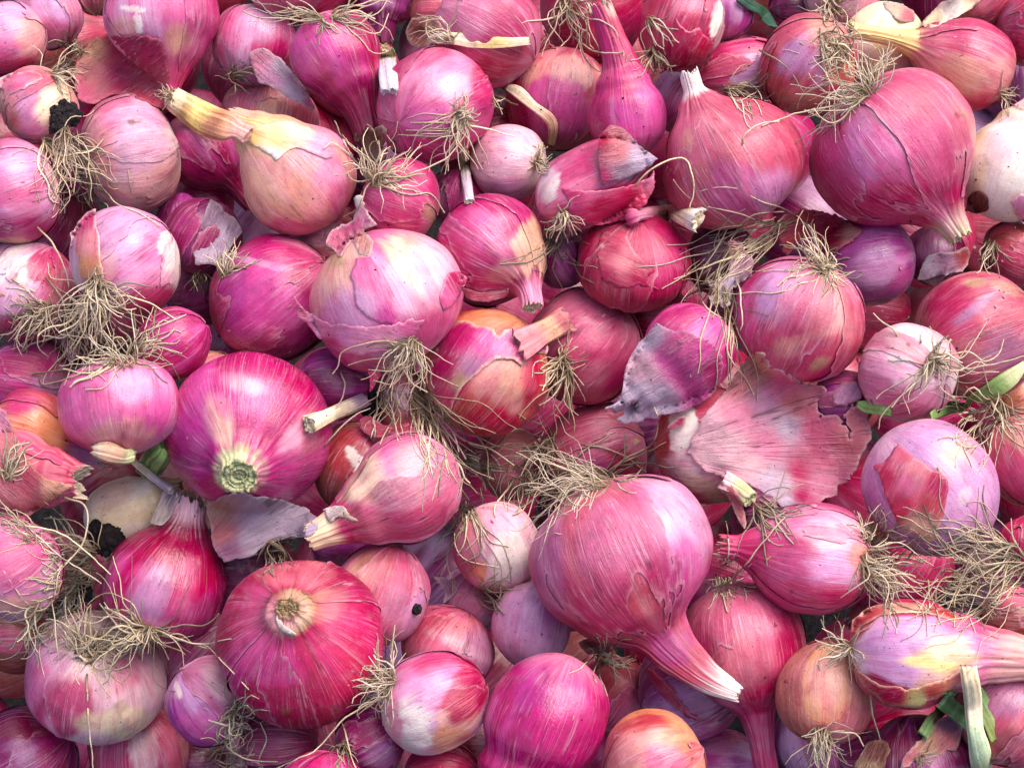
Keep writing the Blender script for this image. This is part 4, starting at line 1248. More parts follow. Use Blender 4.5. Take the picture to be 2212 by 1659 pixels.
O('l24', 1178, 1562, 158, 130, -112, 0, 9, 'mag', 'vivid magenta pear-shaped onion with a wet-looking highlight', neck=(70, 74), pear=.6, patches=[(1160, 1490, 50, 60, 0, 'purp', .5), (1240, 1510, 44, 60, 0, 'magl', .5), (1200, 1620, 90, 40, 0, 'mag', .7)], rough=-.12)  # lighter patch paints part of the highlight into the skin colour
O('l25', 1150, 1350, 96, 84, 260, 0, 6, 'lav', 'plain lavender onion beside the heaviest onion', patches=[(1130, 1340, 60, 60, 0, 'lav', .8), (1200, 1330, 40, 60, 0, 'purp', .6)], rough=.02)
O('l26', 647, 1388, 176, 180, 92, 62, 9, 'crim', 'big flat rose onion seen from above with its dried brown neck hole', neck=(16, 26), pear=.2, tipcol='strawd', neckcols=(0, .8, 'strawd'),
  patches=[(700, 1310, 46, 34, 20, 'tan', .6), (740, 1360, 60, 90, 0, 'rose', .6), (560, 1250, 60, 60, 0, 'crim', .4), (560, 1330, 70, 70, 30, 'pink', .5), (560, 1440, 70, 70, 0, 'magl', .55), (650, 1520, 140, 44, 0, 'crim', .8), (760, 1440, 40, 80, -10, 'red', .5), (640, 1240, 80, 30, 0, 'dustl', .5), (617, 1534, 12, 9, 0, 'brown', .9, .3)])
O('l27', 822, 1284, 112, 104, 70, 0, 6, 'pink', 'peach-tan onion half behind the flat rose onion, with a tiny snail beside it', patches=[(800, 1230, 60, 40, 10, 'tan', .8), (860, 1260, 50, 60, 0, 'rose', .6), (870, 1300, 40, 40, 0, 'lav', .5), (800, 1200, 80, 24, 10, 'brown', .6)])
O('l28', 968, 1398, 88, 102, 60, 0, 6, 'rose', 'pink-brown onion with a pale band, behind the white-cheeked onion', patches=[(985, 1360, 70, 30, -10, 'dustl', .75), (930, 1350, 50, 40, 40, 'crim', .6), (1030, 1400, 40, 50, 0, 'lav', .6), (990, 1395, 60, 14, -25, 'pale', .4)])
O('l29', 938, 1515, 120, 110, 25, -8, 9, 'lil', 'white and lilac onion with orange and red cheek, root bundle at its side', patches=[(880, 1480, 60, 60, 20, 'lilac', .8), (890, 1570, 50, 60, 0, 'white', .9), (985, 1560, 38, 80, -12, 'peach', .95, .15), (970, 1600, 40, 34, 0, 'orange', .7), (1010, 1480, 44, 90, -15, 'crim', .9, .2), (950, 1420, 70, 24, 20, 'rose', .8), (850, 1540, 16, 70, 10, 'rosel', .7)])
O('l30', 205, 1464, 128, 155, 255, -30, 8, 'pale', 'broad pale onion with red and white patches under a heap of roots', patches=[(110, 1420, 50, 40, 0, 'lilac', .8), (140, 1530, 70, 60, 20, 'rose', .9, .25), (300, 1450, 60, 80, -20, 'pale', .85), (270, 1450, 34, 60, -20, 'rosel', .7), (240, 1560, 90, 30, 0, 'cream', .75), (80, 1470, 30, 50, 0, 'pink', .8), (262, 1525, 16, 12, 0, 'strawd', .6)])
O('l31', 455, 1515, 96, 94, 310, -15, 7, 'purp', 'violet onion with a white sheen and roots at one end', patches=[(420, 1490, 40, 50, 0, 'lav', .8), (470, 1470, 34, 50, 30, 'white', .6), (385, 1490, 7, 20, 20, 'white', .9, .15), (440, 1570, 60, 34, 0, 'magl', .6)])  # soft white patch paints its sheen into the skin colour
O('l32', 50, 1644, 116, 120, 30, 0, 6, 'plum', 'dark wine-red onion in the lower frame corner', patches=[(60, 1570, 90, 34, 0, 'crimd', .7), (50, 1630, 44, 40, 0, 'lavd', .8), (110, 1620, 40, 60, 0, 'crim', .5)])
O('l33', 300, 1614, 110, 112, 95, 20, 5, 'dust', 'dusty red onion with a white star-shaped tear', patches=[(303, 1625, 40, 40, 0, 'white', .95, .12), (268, 1650, 16, 30, 20, 'crim', .95, .15), (360, 1600, 40, 60, 0, 'rosel', .5), (240, 1590, 40, 50, 0, 'dust', .6)])
O('l34', 700, 1716, 92, 102, 80, 0, 7, 'mag', 'magenta onion whose top shows at the lower frame edge', patches=[(700, 1640, 70, 22, 0, 'rose', .6)])
O('l35', 800, 1592, 76, 78, 30, 0, 4, 'plum', 'deep purple onion in the gap below the root bundle', patches=[(830, 1630, 40, 24, 0, 'lavd', .6)])
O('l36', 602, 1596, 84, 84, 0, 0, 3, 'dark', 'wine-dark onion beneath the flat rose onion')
O('l37', 958, 1706, 94, 104, 0, 0, 7, 'crim', 'crimson onion whose top shows below the white-cheeked onion')
O('l38', 1412, 1652, 112, 122, 200, 0, 7, 'org', 'orange and pink onion at the lower frame edge', patches=[(1400, 1610, 90, 50, 0, 'peach', .8), (1470, 1600, 50, 60, 0, 'orange', .8), (1440, 1650, 50, 40, 0, 'pink', .7), (1330, 1620, 50, 60, 0, 'dustl', .7)])
O('l39', 1566, 1652, 80, 76, 0, 0, 4, 'purp', 'mauve onion under the pointed white neck tip', patches=[(1560, 1620, 60, 40, 0, 'rose', .5)])
O('l40', 1985, 1652, 110, 114, 100, 0, 4, 'plum', 'purple-red onion in shade below the green leaves', patches=[(1960, 1610, 60, 40, 0, 'crimd', .6)])
O('l41', 2176, 1546, 108, 114, 60, 0, 5, 'dust', 'wide mauve onion at the frame edge behind the green stalk', patches=[(2160, 1500, 80, 60, 0, 'lavd', .75), (2170, 1600, 60, 40, 0, 'brown', .6)])
O('l42', 2186, 1330, 64, 66, 0, 0, 4, 'brown', 'brownish onion behind the long peach neck')
O('l43', 30, 1226, 104, 108, 30, 0, 7, 'pink', 'pink onion at the frame edge behind the soil and root tangle', patches=[(40, 1180, 70, 34, 0, 'rosel', .7), (30, 1250, 60, 60, 0, 'rose', .5), (30, 1310, 60, 20, 0, 'tan', .6)])
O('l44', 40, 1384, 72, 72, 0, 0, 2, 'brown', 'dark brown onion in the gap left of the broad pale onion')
O('l45', 1076, 1182, 100, 94, 300, -5, 5.5, 'pale', 'pink onion with a large white bare patch and an amber mark', patches=[(1100, 1205, 44, 54, 0, 'white', .95, .15), (1035, 1230, 16, 24, 20, 'orange', .9, .2), (1060, 1130, 60, 50, 0, 'rosel', .5), (1010, 1180, 30, 70, 0, 'dust', .6)])
O('l46', 1030, 1296, 66, 70, 60, 0, 4, 'lav', 'little mauve onion squeezed under the white-patched onion', patches=[(1030, 1290, 50, 40, 0, 'dust', .5)])
O('l47', 530, 1224, 80, 84, 0, 0, 3, 'plum', 'shaded plum onion beneath the translucent grey skin')
O('l48', 1262, 1440, 76, 76, 40, 0, 3, 'brown', 'brown papery onion in the gap under the heaviest onion', patches=[(1240, 1400, 40, 40, 0, 'tan', .5)])
O('l49', 1335, 1500, 80, 88, 60, 0, 4, 'dust', 'thin rust-coloured rim of an onion behind the vivid magenta one', patches=[(1320, 1500, 30, 80, 0, 'rust', .8)])
O('l50', 1066, 1610, 80, 76, 0, 0, 4, 'dust', 'pale pink onion in the notch before the vivid magenta one', patches=[(1050, 1600, 30, 60, 0, 'pale', .6)])
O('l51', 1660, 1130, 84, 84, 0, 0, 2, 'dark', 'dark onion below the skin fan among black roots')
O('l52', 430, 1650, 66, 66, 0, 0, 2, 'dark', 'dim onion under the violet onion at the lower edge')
O('l53', 1880, 1640, 70, 70, 0, 0, 3, 'plum', 'dark purple onion beside the amber root brush')
O('l54', 740, 1170, 70, 70, 0, 0, 2, 'plum', 'shaded onion beneath the cream neck')
O('l55', 720, 830, 80, 80, 0, 0, 2, 'plum', 'plum onion in the gap under the torn pale onion', patches=[])
O('l56', 870, 870, 70, 72, 0, 0, 3, 'dust', 'greyish onion veiled by hanging roots beside the orange onion', patches=[(860, 860, 40, 50, 0, 'grey', .6)])

# dim bulbs deeper down, filling the gaps
FILL = []
FP = [('crim', 'rose', 'crimd', 'dust'), ('plum', 'lavd', 'plum', 'lavd'), ('crimd', 'crim', 'dark', 'dust'), ('dust', 'brown', 'dust', 'tan'), ('rose', 'crim', 'crim', 'dust'), ('magd', 'mag', 'dark', 'dust')]  # skin colours darkened to add the shade of the gaps
_r = np.random.default_rng(11)
_k = 0
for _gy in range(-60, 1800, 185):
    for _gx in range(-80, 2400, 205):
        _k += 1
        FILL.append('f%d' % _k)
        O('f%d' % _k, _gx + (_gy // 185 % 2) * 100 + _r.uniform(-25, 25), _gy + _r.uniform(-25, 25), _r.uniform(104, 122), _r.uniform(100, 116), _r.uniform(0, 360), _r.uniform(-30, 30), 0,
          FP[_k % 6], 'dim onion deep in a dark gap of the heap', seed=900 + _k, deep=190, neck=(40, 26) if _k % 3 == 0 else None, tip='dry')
# short names of the onions that stand out, to tell the dim ones between them apart
REF = dict(t1='orange-pink corner onion', t2='orange-cream onion', t5='T-torn pink onion', t6='scarred pale onion', t7='neck-covered magenta onion', t8='peach-cheeked onion', t9='speckled peach onion', t10='torn lavender onion', t11='dark pear-shaped onion', t12='fringed pink onion',
           t14='leaf-crossed onion', t15='bright magenta onion', t16='pale lilac onion', t17='two-tone onion', t18='long-necked pink onion', t19='shaded crimson onion', t20='white-slivered onion', t22='half lavender onion', t23='violet-centred onion', t24='white onion', t25='cream-necked onion',
           t26='very large onion', t27='dull rose onion', t28='split crimson onion', t29='squat crimson onion', t30='creamy edge onion', m1='pink edge onion', m2='stripe-marked onion', m3='white-cheeked lilac onion', m7='glossy magenta onion', m8='pale torn onion', m9='soil-rubbed onion', m10='striped-neck onion',
           m11='glowing orange onion', m12='plain rose-red onion', m13='frayed onion', m14='freckled onion', m15='smooth violet onion', m16='scratched mauve onion', m17='small white-pink onion', l1='mauve edge onion', l2='smooth pink onion', l5='green-ringed onion', l6='magenta-crowned orange onion', l7='dusty pink onion',
           l8='peeled cream onion', l9='pleated magenta onion', l10='thick cream-necked onion', l13='yellow-spotted onion', l14='heaviest onion', l15='fan-covered onion', l16='rosy lying onion', l17='large lavender onion', l18='brown-pink onion', l20='yellow-flanked onion', l21='tall rose onion', l23='amber onion',
           l24='vivid magenta onion', l25='plain lavender onion', l26='flat rose onion', l27='peach-tan onion', l29='white-lilac onion', l30='broad pale onion', l31='white-sheen violet onion', l32='wine-red corner onion', l33='star-torn onion', l38='orange edge onion', l43='pink onion by soil')
# ------------------------------------------------------------------ build
solve_depths()
for i, o in enumerate(ONIONS):
    o['g'] = build_onion(i, o)
    dm_add(o['g']['V'], i)
# keep the deep bulbs that show through a gap
cnt = np.bincount(OWN[OWN >= 0].ravel() if False else OWN[int(MARG / CELL):-int(MARG / CELL), int(MARG / CELL):-int(MARG / CELL)][OWN[int(MARG / CELL):-int(MARG / CELL), int(MARG / CELL):-int(MARG / CELL)] >= 0], minlength=len(ONIONS))
BY = {}
for i, o in enumerate(ONIONS):
    BY[o['key']] = o
    if cnt[i] < (6 if o['rank'] > 0 else 12):
        if o['rank'] > 0:
            print('HIDDEN', o['key'], cnt[i])
        o['gone'] = True
        continue
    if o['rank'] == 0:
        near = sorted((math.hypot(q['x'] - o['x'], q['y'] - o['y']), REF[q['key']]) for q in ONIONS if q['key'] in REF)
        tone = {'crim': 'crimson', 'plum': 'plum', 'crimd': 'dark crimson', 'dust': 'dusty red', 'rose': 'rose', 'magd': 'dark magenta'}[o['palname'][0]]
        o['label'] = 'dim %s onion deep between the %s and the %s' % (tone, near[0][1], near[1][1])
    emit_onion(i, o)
_smooth = set('t11 t18 l9 l24 l25 l2 m15 t16 m8 m11 t28 m13 l20 l17 t24 t30 l8 l5 l15 t8 l45'.split())
_ro = np.random.default_rng(5)
for i, o in enumerate(ONIONS):
    if o.get('gone') or o['rank'] < 3 or o['key'] in _smooth or o['flesh']:
        continue
    outer_skin(i, o, float(_ro.uniform(0.34, 0.62)), 40 + i, [None, None, 'mag', 'rose', 'dust'][int(_ro.integers(5))])

# the ground under the heap
_lo = min(float(o['ctr_world'][:, 2].min()) for o in ONIONS if not o.get('gone')) - 0.004
_n = 60
_gx, _gy = np.meshgrid(np.linspace(-3, 3, _n), np.linspace(-3, 3, _n))
_P = np.stack([_gx.ravel(), _gy.ravel(), np.full(_n * _n, _lo)], 1)
_Q = _P - CAM
_V = np.stack([_Q @ RIGHT, _Q @ UP, _Q @ BACK], 1)
_i = (np.arange(_n - 1)[:, None] * _n + np.arange(_n - 1)[None]).ravel()
g_ = mesh_obj('ground', _V, np.stack([_i, _i + 1, _i + _n + 1, _i + _n], 1), M_GROUND, None, None, dict(rest=_P * 20))
g_['kind'] = 'structure'
g_['label'] = 'dark soil ground under the heap of onions'
# ------------------------------------------------------------------ clods of dark soil, before the roots that hold them
SD = []
clod(140, 246, 34, 30, 'knob of black soil above the thick hanging root tangle', 1)
clod(127, 268, 22, 24, 'smaller black soil lump leaning on the soil knob above the root tangle', 2)
clod(228, 1160, 40, 34, 'black soil crumb resting against the peeled cream onion', 3)
clod(152, 1262, 52, 42, 'widest black soil clod below the peeled cream onion, wrapped in roots', 4)
clod(134, 1316, 36, 34, 'lower black soil clod, touching the broad pale onion', 5)
clod(806, 876, 30, 32, 'round black soil pellet at the end of the broken straw stalk', 6)
clod(2086, 1300, 44, 26, 'black soil lying in the root bed above the long peach neck', 8)
clod(183, 1478, 9, 14, 'small black pellet stuck on the broad pale onion', 9, lift=3)
clod(900, 1316, 11, 11, 'tiny round grey snail beside the peach-tan onion', 10, lift=4, name='snail')

# ------------------------------------------------------------------ skins and stalks that belong to one onion
b = BY
sheet('skin_flap', [(542, 112), (572, 104), (610, 132), (642, 168), (668, 205), (680, 236), (668, 240), (648, 226), (618, 208), (588, 190), (560, 178), (546, 150)],
      [(560, 130, 'pinkl'), (590, 170, 'lilac'), (610, 150, 'grey'), (640, 200, 'grey'), (672, 234, 'pink')], [(545, 115, 6), (600, 160, 22), (675, 235, 26)], parent=b['t10'], grain=-45, ripple=3, seed=2)
sheet('skin_flap', [(520, 304), (540, 284), (575, 268), (625, 262), (665, 272), (700, 300), (720, 335), (704, 344), (672, 330), (640, 318), (612, 332), (594, 346), (580, 332), (556, 318)],
      [(530, 300, 'yell'), (600, 300, 'yell'), (640, 280, 'cream'), (700, 310, 'pinkl'), (590, 340, 'white')], [(0, 0, 3)], parent=b['t8'], on=b['t8'], focus=(500, 270), ripple=1.0, seed=3, mat=M_SKIN)
stalk('dry_neck', [(536, 296, 20, -2), (512, 282, 18, 4), (490, 274, 30, 10), (450, 262, 33, 14), (405, 235, 27, 12), (368, 210, 22, 6)], [(520, 285, 'peach'), (470, 272, 'orange'), (440, 255, 'yell'), (370, 212, 'cream')],
      parent=b['t8'], flat=.3, ridges=.2, seed=4, tipcol='straw')
sheet('skin_flap', [(154, 505), (174, 472), (202, 448), (211, 498), (219, 566), (222, 604), (190, 606), (164, 602), (154, 561)], [(180, 480, 'rose'), (200, 520, 'dustl'), (190, 585, 'orange')], [(202, 448, 16), (215, 560, 5), (160, 560, 3)],
      parent=b['m3'], on=b['m3'], grain=80, ripple=1.2, seed=5, mat=M_SKIN)
# the pale torn onion of the middle
sheet('skin_flap', [(634, 640), (661, 672), (700, 694), (748, 704), (800, 706), (842, 703), (880, 694), (922, 686), (905, 712), (890, 735), (842, 756), (790, 768), (745, 762), (705, 742), (672, 712), (648, 680)],
      [(640, 650, 'dust'), (690, 710, 'pinkl'), (740, 725, 'lilac'), (780, 730, 'pinkl'), (830, 725, 'pinkl'), (890, 700, 'pink'), (720, 750, 'rose')], [(634, 640, 24), (650, 668, 12), (700, 696, 5), (800, 706, 6), (900, 700, 7), (850, 750, 2), (720, 745, 2)],
      parent=b['m8'], on=b['m8'], grain=-12, ripple=1.4, seed=6, mat=M_SKIN, edge='pinkl', edgeamt=.6)
sheet('skin_scrap', [(703, 528), (712, 505), (728, 486), (748, 484), (762, 476), (768, 452), (764, 434), (772, 424), (784, 424), (790, 452), (802, 470), (815, 486), (798, 492), (786, 500), (808, 520), (796, 552), (774, 550), (760, 520), (733, 556), (722, 540)],
      [(770, 430, 'white'), (780, 460, 'pinkl'), (765, 480, 'pink'), (730, 510, 'rosel'), (790, 520, 'peach')], [(772, 424, 22), (790, 470, 9), (720, 520, 4), (790, 545, 2)], parent=b['m8'], on=b['m8'], grain=70, ripple=2.5, rag=4, seed=7, edgeamt=.7)
sheet('skin_tip', [(968, 590), (994, 588), (1010, 602), (1000, 624), (986, 652), (960, 672), (950, 640)], [(990, 600, 'rose'), (960, 640, 'pink')], [(1010, 602, 8), (955, 640, 2)], parent=b['m8'], on=b['m8'], grain=-60, ripple=1.5, seed=8, mat=M_SKIN, edge='rosel')
sheet('skin_flap', [(770, 560), (800, 556), (830, 600), (845, 660), (868, 720), (842, 700), (800, 690), (770, 660), (760, 600)], [(800, 600, 'pink'), (780, 650, 'lilac'), (850, 690, 'magl')], [(0, 0, 2.6)], parent=b['m8'], on=b['m8'], grain=-70, ripple=.8, seed=9, mat=M_SKIN, edge='pinkl')
# split crimson onion: upright flap, lower shell
sheet('skin_flap', [(1295, 296), (1318, 272), (1351, 280), (1380, 316), (1418, 341), (1404, 358), (1387, 368), (1354, 386), (1318, 394), (1300, 400), (1291, 346)],
      [(1300, 300, 'red'), (1298, 390, 'rose'), (1330, 290, 'dustl'), (1340, 330, 'dustl'), (1375, 340, 'grey'), (1405, 345, 'grey'), (1350, 375, 'greyd')], [(1298, 395, 14), (1320, 275, 66), (1415, 342, 48), (1350, 380, 18)],
      parent=b['t28'], on=b['t28'], grain=8, ripple=2.5, seed=10, edge='greyd', edgeamt=.3)
sheet('skin_shell', [(1212, 406), (1250, 412), (1296, 412), (1345, 405), (1385, 392), (1416, 368), (1412, 410), (1390, 446), (1350, 474), (1300, 486), (1254, 486), (1222, 478), (1232, 440)],
      [(1230, 430, 'rose'), (1300, 440, 'red'), (1370, 440, 'red'), (1410, 380, 'rosel'), (1290, 412, 'rosel')], [(1215, 406, 3), (1416, 368, 15), (1345, 404, 9), (1300, 480, 3)], parent=b['t28'], on=b['t28'], grain=10, ripple=1.2, seed=11, mat=M_SKIN, edge='rosel')
stalk('dry_neck', [(1352, 474, 12, -6), (1366, 468, 17, 2), (1382, 464, 11, 6), (1420, 460, 13, 10), (1466, 462, 17, 12), (1508, 474, 25, 12)], [(1360, 470, 'rose'), (1385, 464, 'pinkl'), (1440, 462, 'dustl'), (1480, 465, 'cream'), (1508, 474, 'white')],
      parent=b['t29'], flat=.5, ridges=.3, seed=12, tipcol='cream', rag=14)
sheet('skin_flap', [(1290, 545), (1300, 505), (1340, 486), (1352, 500), (1362, 530), (1385, 560), (1415, 585), (1398, 600), (1400, 612), (1425, 625), (1380, 618), (1340, 625), (1300, 605)], [(1320, 530, 'dust'), (1340, 570, 'dustl'), (1390, 590, 'crim'), (1310, 600, 'crim')], [(0, 0, 2.5)],
      parent=b['t29'], on=b['t29'], grain=-20, ripple=.7, seed=13, mat=M_SKIN, edge='rosel', edgeamt=.4)
# orange onion: magenta band with a white torn rim, neck stub
sheet('skin_band', [(944, 742), (965, 704), (1000, 694), (1040, 704), (1068, 712), (1078, 728), (1088, 712), (1120, 712), (1155, 716), (1186, 738), (1180, 764), (1150, 764), (1128, 790), (1108, 776), (1072, 776), (1044, 796), (1012, 822), (990, 846), (972, 890), (944, 884), (926, 830), (928, 780)],
      [(1000, 720, 'mag'), (960, 800, 'mag'), (1050, 740, 'magl'), (1120, 745, 'pink'), (1020, 800, 'lavd'), (970, 860, 'rose'), (1000, 830, 'strawd')], [(1000, 694, 3), (1080, 728, 6), (1150, 716, 8), (1012, 822, 5), (990, 846, 7), (940, 800, 2)],
      parent=b['m11'], on=b['m11'], grain=50, ripple=1.5, seed=14, mat=M_SKIN, edge='cream', edgeamt=.75, edgew=7)
stalk('neck', [(1120, 752, 26, -14), (1146, 738, 22, -2), (1166, 726, 19, 4), (1194, 710, 19, 10), (1226, 690, 21, 14)], [(1150, 735, 'dustl'), (1190, 712, 'tan'), (1220, 695, 'dustl')], parent=b['m11'], flat=.35, ridges=.4, seed=15, tipcol='tan', rag=14)
# frayed grey skin
sheet('frayed_skin', [(1417, 700), (1448, 712), (1482, 716), (1520, 728), (1545, 748), (1562, 776), (1560, 812), (1540, 850), (1505, 876), (1470, 890), (1420, 898), (1380, 908), (1352, 916), (1332, 906), (1346, 896), (1326, 886), (1304, 882), (1322, 872), (1339, 862), (1346, 830), (1352, 790), (1376, 744)],
      [(1520, 760, 'magl'), (1545, 800, 'mag'), (1500, 840, 'magl'), (1440, 770, 'magl'), (1470, 810, 'magl'), (1390, 800, 'pale'), (1380, 850, 'grey'), (1330, 885, 'grey'), (1400, 730, 'grey'), (1430, 860, 'grey'), (1470, 740, 'pink')],
      [(1417, 700, 10), (1305, 882, 34), (1350, 800, 18), (1550, 800, 3), (1460, 800, 6), (1420, 895, 16)], parent=b['m13'], on=b['m13'], grain=30, ripple=2.2, rag=4.5, seed=16, edge='grey', edgeamt=.5)
sheet('torn_skin', [(1680, 504), (1695, 468), (1734, 453), (1788, 458), (1824, 476), (1862, 497), (1849, 512), (1808, 540), (1783, 533), (1742, 520), (1706, 543), (1692, 545)],
      [(1700, 490, 'dust'), (1730, 480, 'rust'), (1780, 480, 'crim'), (1800, 500, 'red'), (1840, 505, 'peach'), (1720, 530, 'rust')], [(1680, 504, 14), (1700, 540, 12), (1740, 500, 4), (1850, 505, 8)], parent=b['m15'], on=b['m15'], grain=10, ripple=2.5, rag=5, seed=17, edge='rosel')
# the great fan of skin
sheet('skin_fan', [(1488, 978), (1494, 950), (1506, 922), (1530, 886), (1562, 850), (1590, 806), (1612, 776), (1642, 764), (1660, 774), (1664, 792), (1690, 800), (1735, 828), (1782, 836), (1784, 848), (1766, 866), (1770, 892), (1800, 900), (1822, 920), (1836, 952), (1830, 915), (1816, 892), (1832, 880), (1866, 886), (1874, 906), (1880, 930), (1870, 965), (1852, 1010), (1830, 1042), (1800, 1066), (1760, 1094), (1725, 1104), (1690, 1100), (1672, 1078), (1636, 1058), (1590, 1040), (1540, 1022), (1506, 1000)],
      [(1500, 960, 'pale'), (1540, 930, 'pale'), (1530, 990, 'pale'), (1580, 960, 'pale'), (1600, 900, 'pinkl'), (1600, 820, 'dustl'), (1640, 790, 'tan'), (1690, 830, 'rosel'), (1650, 880, 'lilac'), (1700, 920, 'grey'), (1660, 960, 'pinkl'), (1720, 870, 'dustl'), (1620, 1010, 'pale'), (1690, 1050, 'grey'), (1700, 1085, 'grey'), (1670, 1040, 'grey'), (1725, 1020, 'rose'), (1730, 1070, 'rose'), (1780, 980, 'rosel'), (1770, 1050, 'pinkl'), (1840, 950, 'dustl'), (1850, 900, 'dustl'), (1760, 920, 'rosel')],
      [(1490, 970, 14), (1640, 768, 34), (1780, 840, 34), (1870, 910, 40), (1800, 1060, 16), (1690, 1098, 16), (1660, 930, 26), (1560, 1010, 18)], parent=b['l15'], focus=(1400, 975), ripple=8.5, rag=7.5, seed=18, edge='pale', edgeamt=.75, edgew=7, blur=8)
stalk('neck', [(1560, 1036, 24, -8), (1590, 1052, 21, 0), (1622, 1078, 18, 4)], [(1560, 1036, 'pale'), (1600, 1060, 'green')], parent=b['l15'], flat=.6, ridges=.2, seed=19, tipcol='green', rag=5)
sheet('skin_tail', [(1560, 1040), (1585, 1050), (1604, 1085), (1612, 1130), (1608, 1142), (1596, 1125), (1580, 1090), (1562, 1062)], [(1570, 1050, 'dustl'), (1606, 1130, 'dustl')], [(1565, 1045, 6), (1608, 1140, 16)], parent=b['l15'], grain=-65, seed=20)
# red rag on the lavender onion
sheet('skin_rag', [(1939, 958), (1962, 978), (2000, 1004), (2030, 1022), (2049, 1042), (2044, 1080), (2037, 1114), (2026, 1148), (2014, 1173), (1985, 1164), (1952, 1145), (1934, 1121), (1916, 1080), (1901, 1032), (1890, 1009), (1915, 992)],
      [(1930, 990, 'dust'), (1915, 1030, 'red'), (1960, 1040, 'rosel'), (1975, 1020, 'dustl'), (2030, 1050, 'crim'), (2010, 1090, 'rust'), (1950, 1100, 'red'), (1980, 1140, 'tan'), (2005, 1160, 'tan')], [(1939, 958, 2), (2049, 1042, 9), (2014, 1173, 6), (1960, 1060, 3), (1890, 1009, 6)],
      parent=b['l17'], on=b['l17'], grain=60, ripple=1.6, seed=21, mat=M_SKIN, edge='rosel', edgeamt=.35)
sheet('skin_flake', [(2088, 452), (2092, 424), (2114, 412), (2134, 428), (2134, 456), (2110, 462)], [(2110, 440, 'brown')], [(0, 0, 5)], parent=b['t30'], on=b['t30'], grain=70, seed=22, edge='brown')
sheet('skin_flake', [(2184, 436), (2205, 420), (2240, 424), (2250, 500), (2215, 490), (2196, 464)], [(2200, 440, 'pinkl'), (2215, 470, 'rosel')], [(2185, 436, 14), (2215, 490, 5)], parent=b['t30'], on=b['t30'], grain=80, seed=23, mat=M_SKIN)
sheet('skin_flap', [(1460, 40), (1470, 56), (1492, 70), (1510, 60), (1530, 84), (1548, 96), (1530, 120), (1490, 150), (1456, 150), (1450, 90)], [(1480, 90, 'crim'), (1510, 100, 'red')], [(0, 0, 3.5)], parent=b['t20'], on=b['t20'], grain=60, seed=24, mat=M_SKIN, edge='rosel')
sheet('skin_flap', [(0, 170), (20, 160), (55, 152), (85, 158), (95, 172), (60, 186), (30, 200), (5, 215)], [(40, 175, 'rosel'), (80, 165, 'dust')], [(0, 0, 4)], parent=b['t2'], on=b['t2'], grain=20, ripple=2, seed=25, mat=M_SKIN)
sheet('skin_flap', [(-20, 880), (8, 884), (30, 930), (60, 990), (95, 1030), (150, 1046), (168, 1042), (140, 1062), (100, 1090), (60, 1116), (10, 1120), (-20, 1080)],
      [(0, 900, 'pinkl'), (30, 960, 'dustl'), (60, 1040, 'dust'), (120, 1052, 'tan'), (40, 1090, 'dustl')], [(8, 884, 8), (60, 990, 10), (168, 1042, 16), (40, 1110, 6)], parent=b['l7'], on=b['l7'], grain=-40, ripple=2, seed=26, edge='tan')
sheet('neck_skin', [(324, 1128), (336, 1098), (352, 1062), (378, 1052), (398, 1066), (380, 1090), (366, 1118), (346, 1136)], [(340, 1110, 'white'), (380, 1070, 'grey')], [(0, 0, 6)], parent=b['l9'], grain=60, ripple=2.5, rag=4, seed=27)
sheet('neck_skin', [(700, 1098), (722, 1088), (742, 1094), (756, 1112), (774, 1124), (752, 1122), (732, 1116), (716, 1128), (704, 1118)], [(720, 1100, 'white'), (760, 1118, 'cream')], [(700, 1098, 8), (770, 1122, 3)], parent=b['l10'], on=b['l10'], grain=30, seed=28)
sheet('skin_flap', [(775, 908), (800, 900), (832, 918), (880, 914), (905, 930), (870, 944), (840, 940), (812, 946), (786, 934)], [(800, 920, 'dust'), (860, 930, 'dust')], [(0, 0, 8)], parent=b['l10'], grain=10, ripple=2, seed=29, edge='rosel')
sheet('skin_edge', [(1000, 622), (1040, 632), (1085, 625), (1100, 622), (1096, 640), (1060, 650), (1010, 648)], [(1050, 636, 'dust')], [(0, 0, 4)], parent=b['m10'], grain=5, seed=30, edge='greyd')
sheet('skin_edge', [(1842, 1340), (1876, 1312), (1930, 1300), (1990, 1304), (2050, 1318), (2078, 1332), (2060, 1342), (2020, 1326), (1950, 1322), (1900, 1330), (1862, 1352), (1838, 1390)], [(1870, 1330, 'rust'), (1960, 1306, 'tan'), (2040, 1322, 'rust')], [(0, 0, 4)],
      parent=b['l20'], on=b['l20'], grain=0, ripple=1.5, seed=31, mat=M_SKIN, edge='cream')
sheet('skin_edge', [(1838, 1415), (1858, 1448), (1900, 1478), (1960, 1487), (2030, 1470), (2080, 1446), (2126, 1440), (2090, 1462), (2040, 1500), (1980, 1528), (1920, 1522), (1870, 1486), (1840, 1440)],
      [(1860, 1460, 'crim'), (1930, 1500, 'red'), (2010, 1500, 'rust'), (2100, 1450, 'dustl'), (1990, 1515, 'yell')], [(0, 0, 4), (2126, 1440, 12), (1900, 1500, 3)], parent=b['l20'], on=b['l20'], grain=10, ripple=1.5, seed=32, mat=M_SKIN, edge='cream')
sheet('neck_skin', [(596, 1336), (604, 1328), (612, 1350), (628, 1358), (642, 1372), (622, 1370), (604, 1360)], [(0, 0, 'white')], [(0, 0, 5)], parent=b['l26'], on=b['l26'], grain=-40, seed=33)
sheet('skin_edge', [(1380, 1430), (1440, 1470), (1490, 1540), (1520, 1560), (1480, 1548), (1420, 1490)], [(1440, 1480, 'crim')], [(0, 0, 4)], parent=b['l22'], on=b['l22'], grain=-50, seed=34, mat=M_SKIN, edge='rosel')

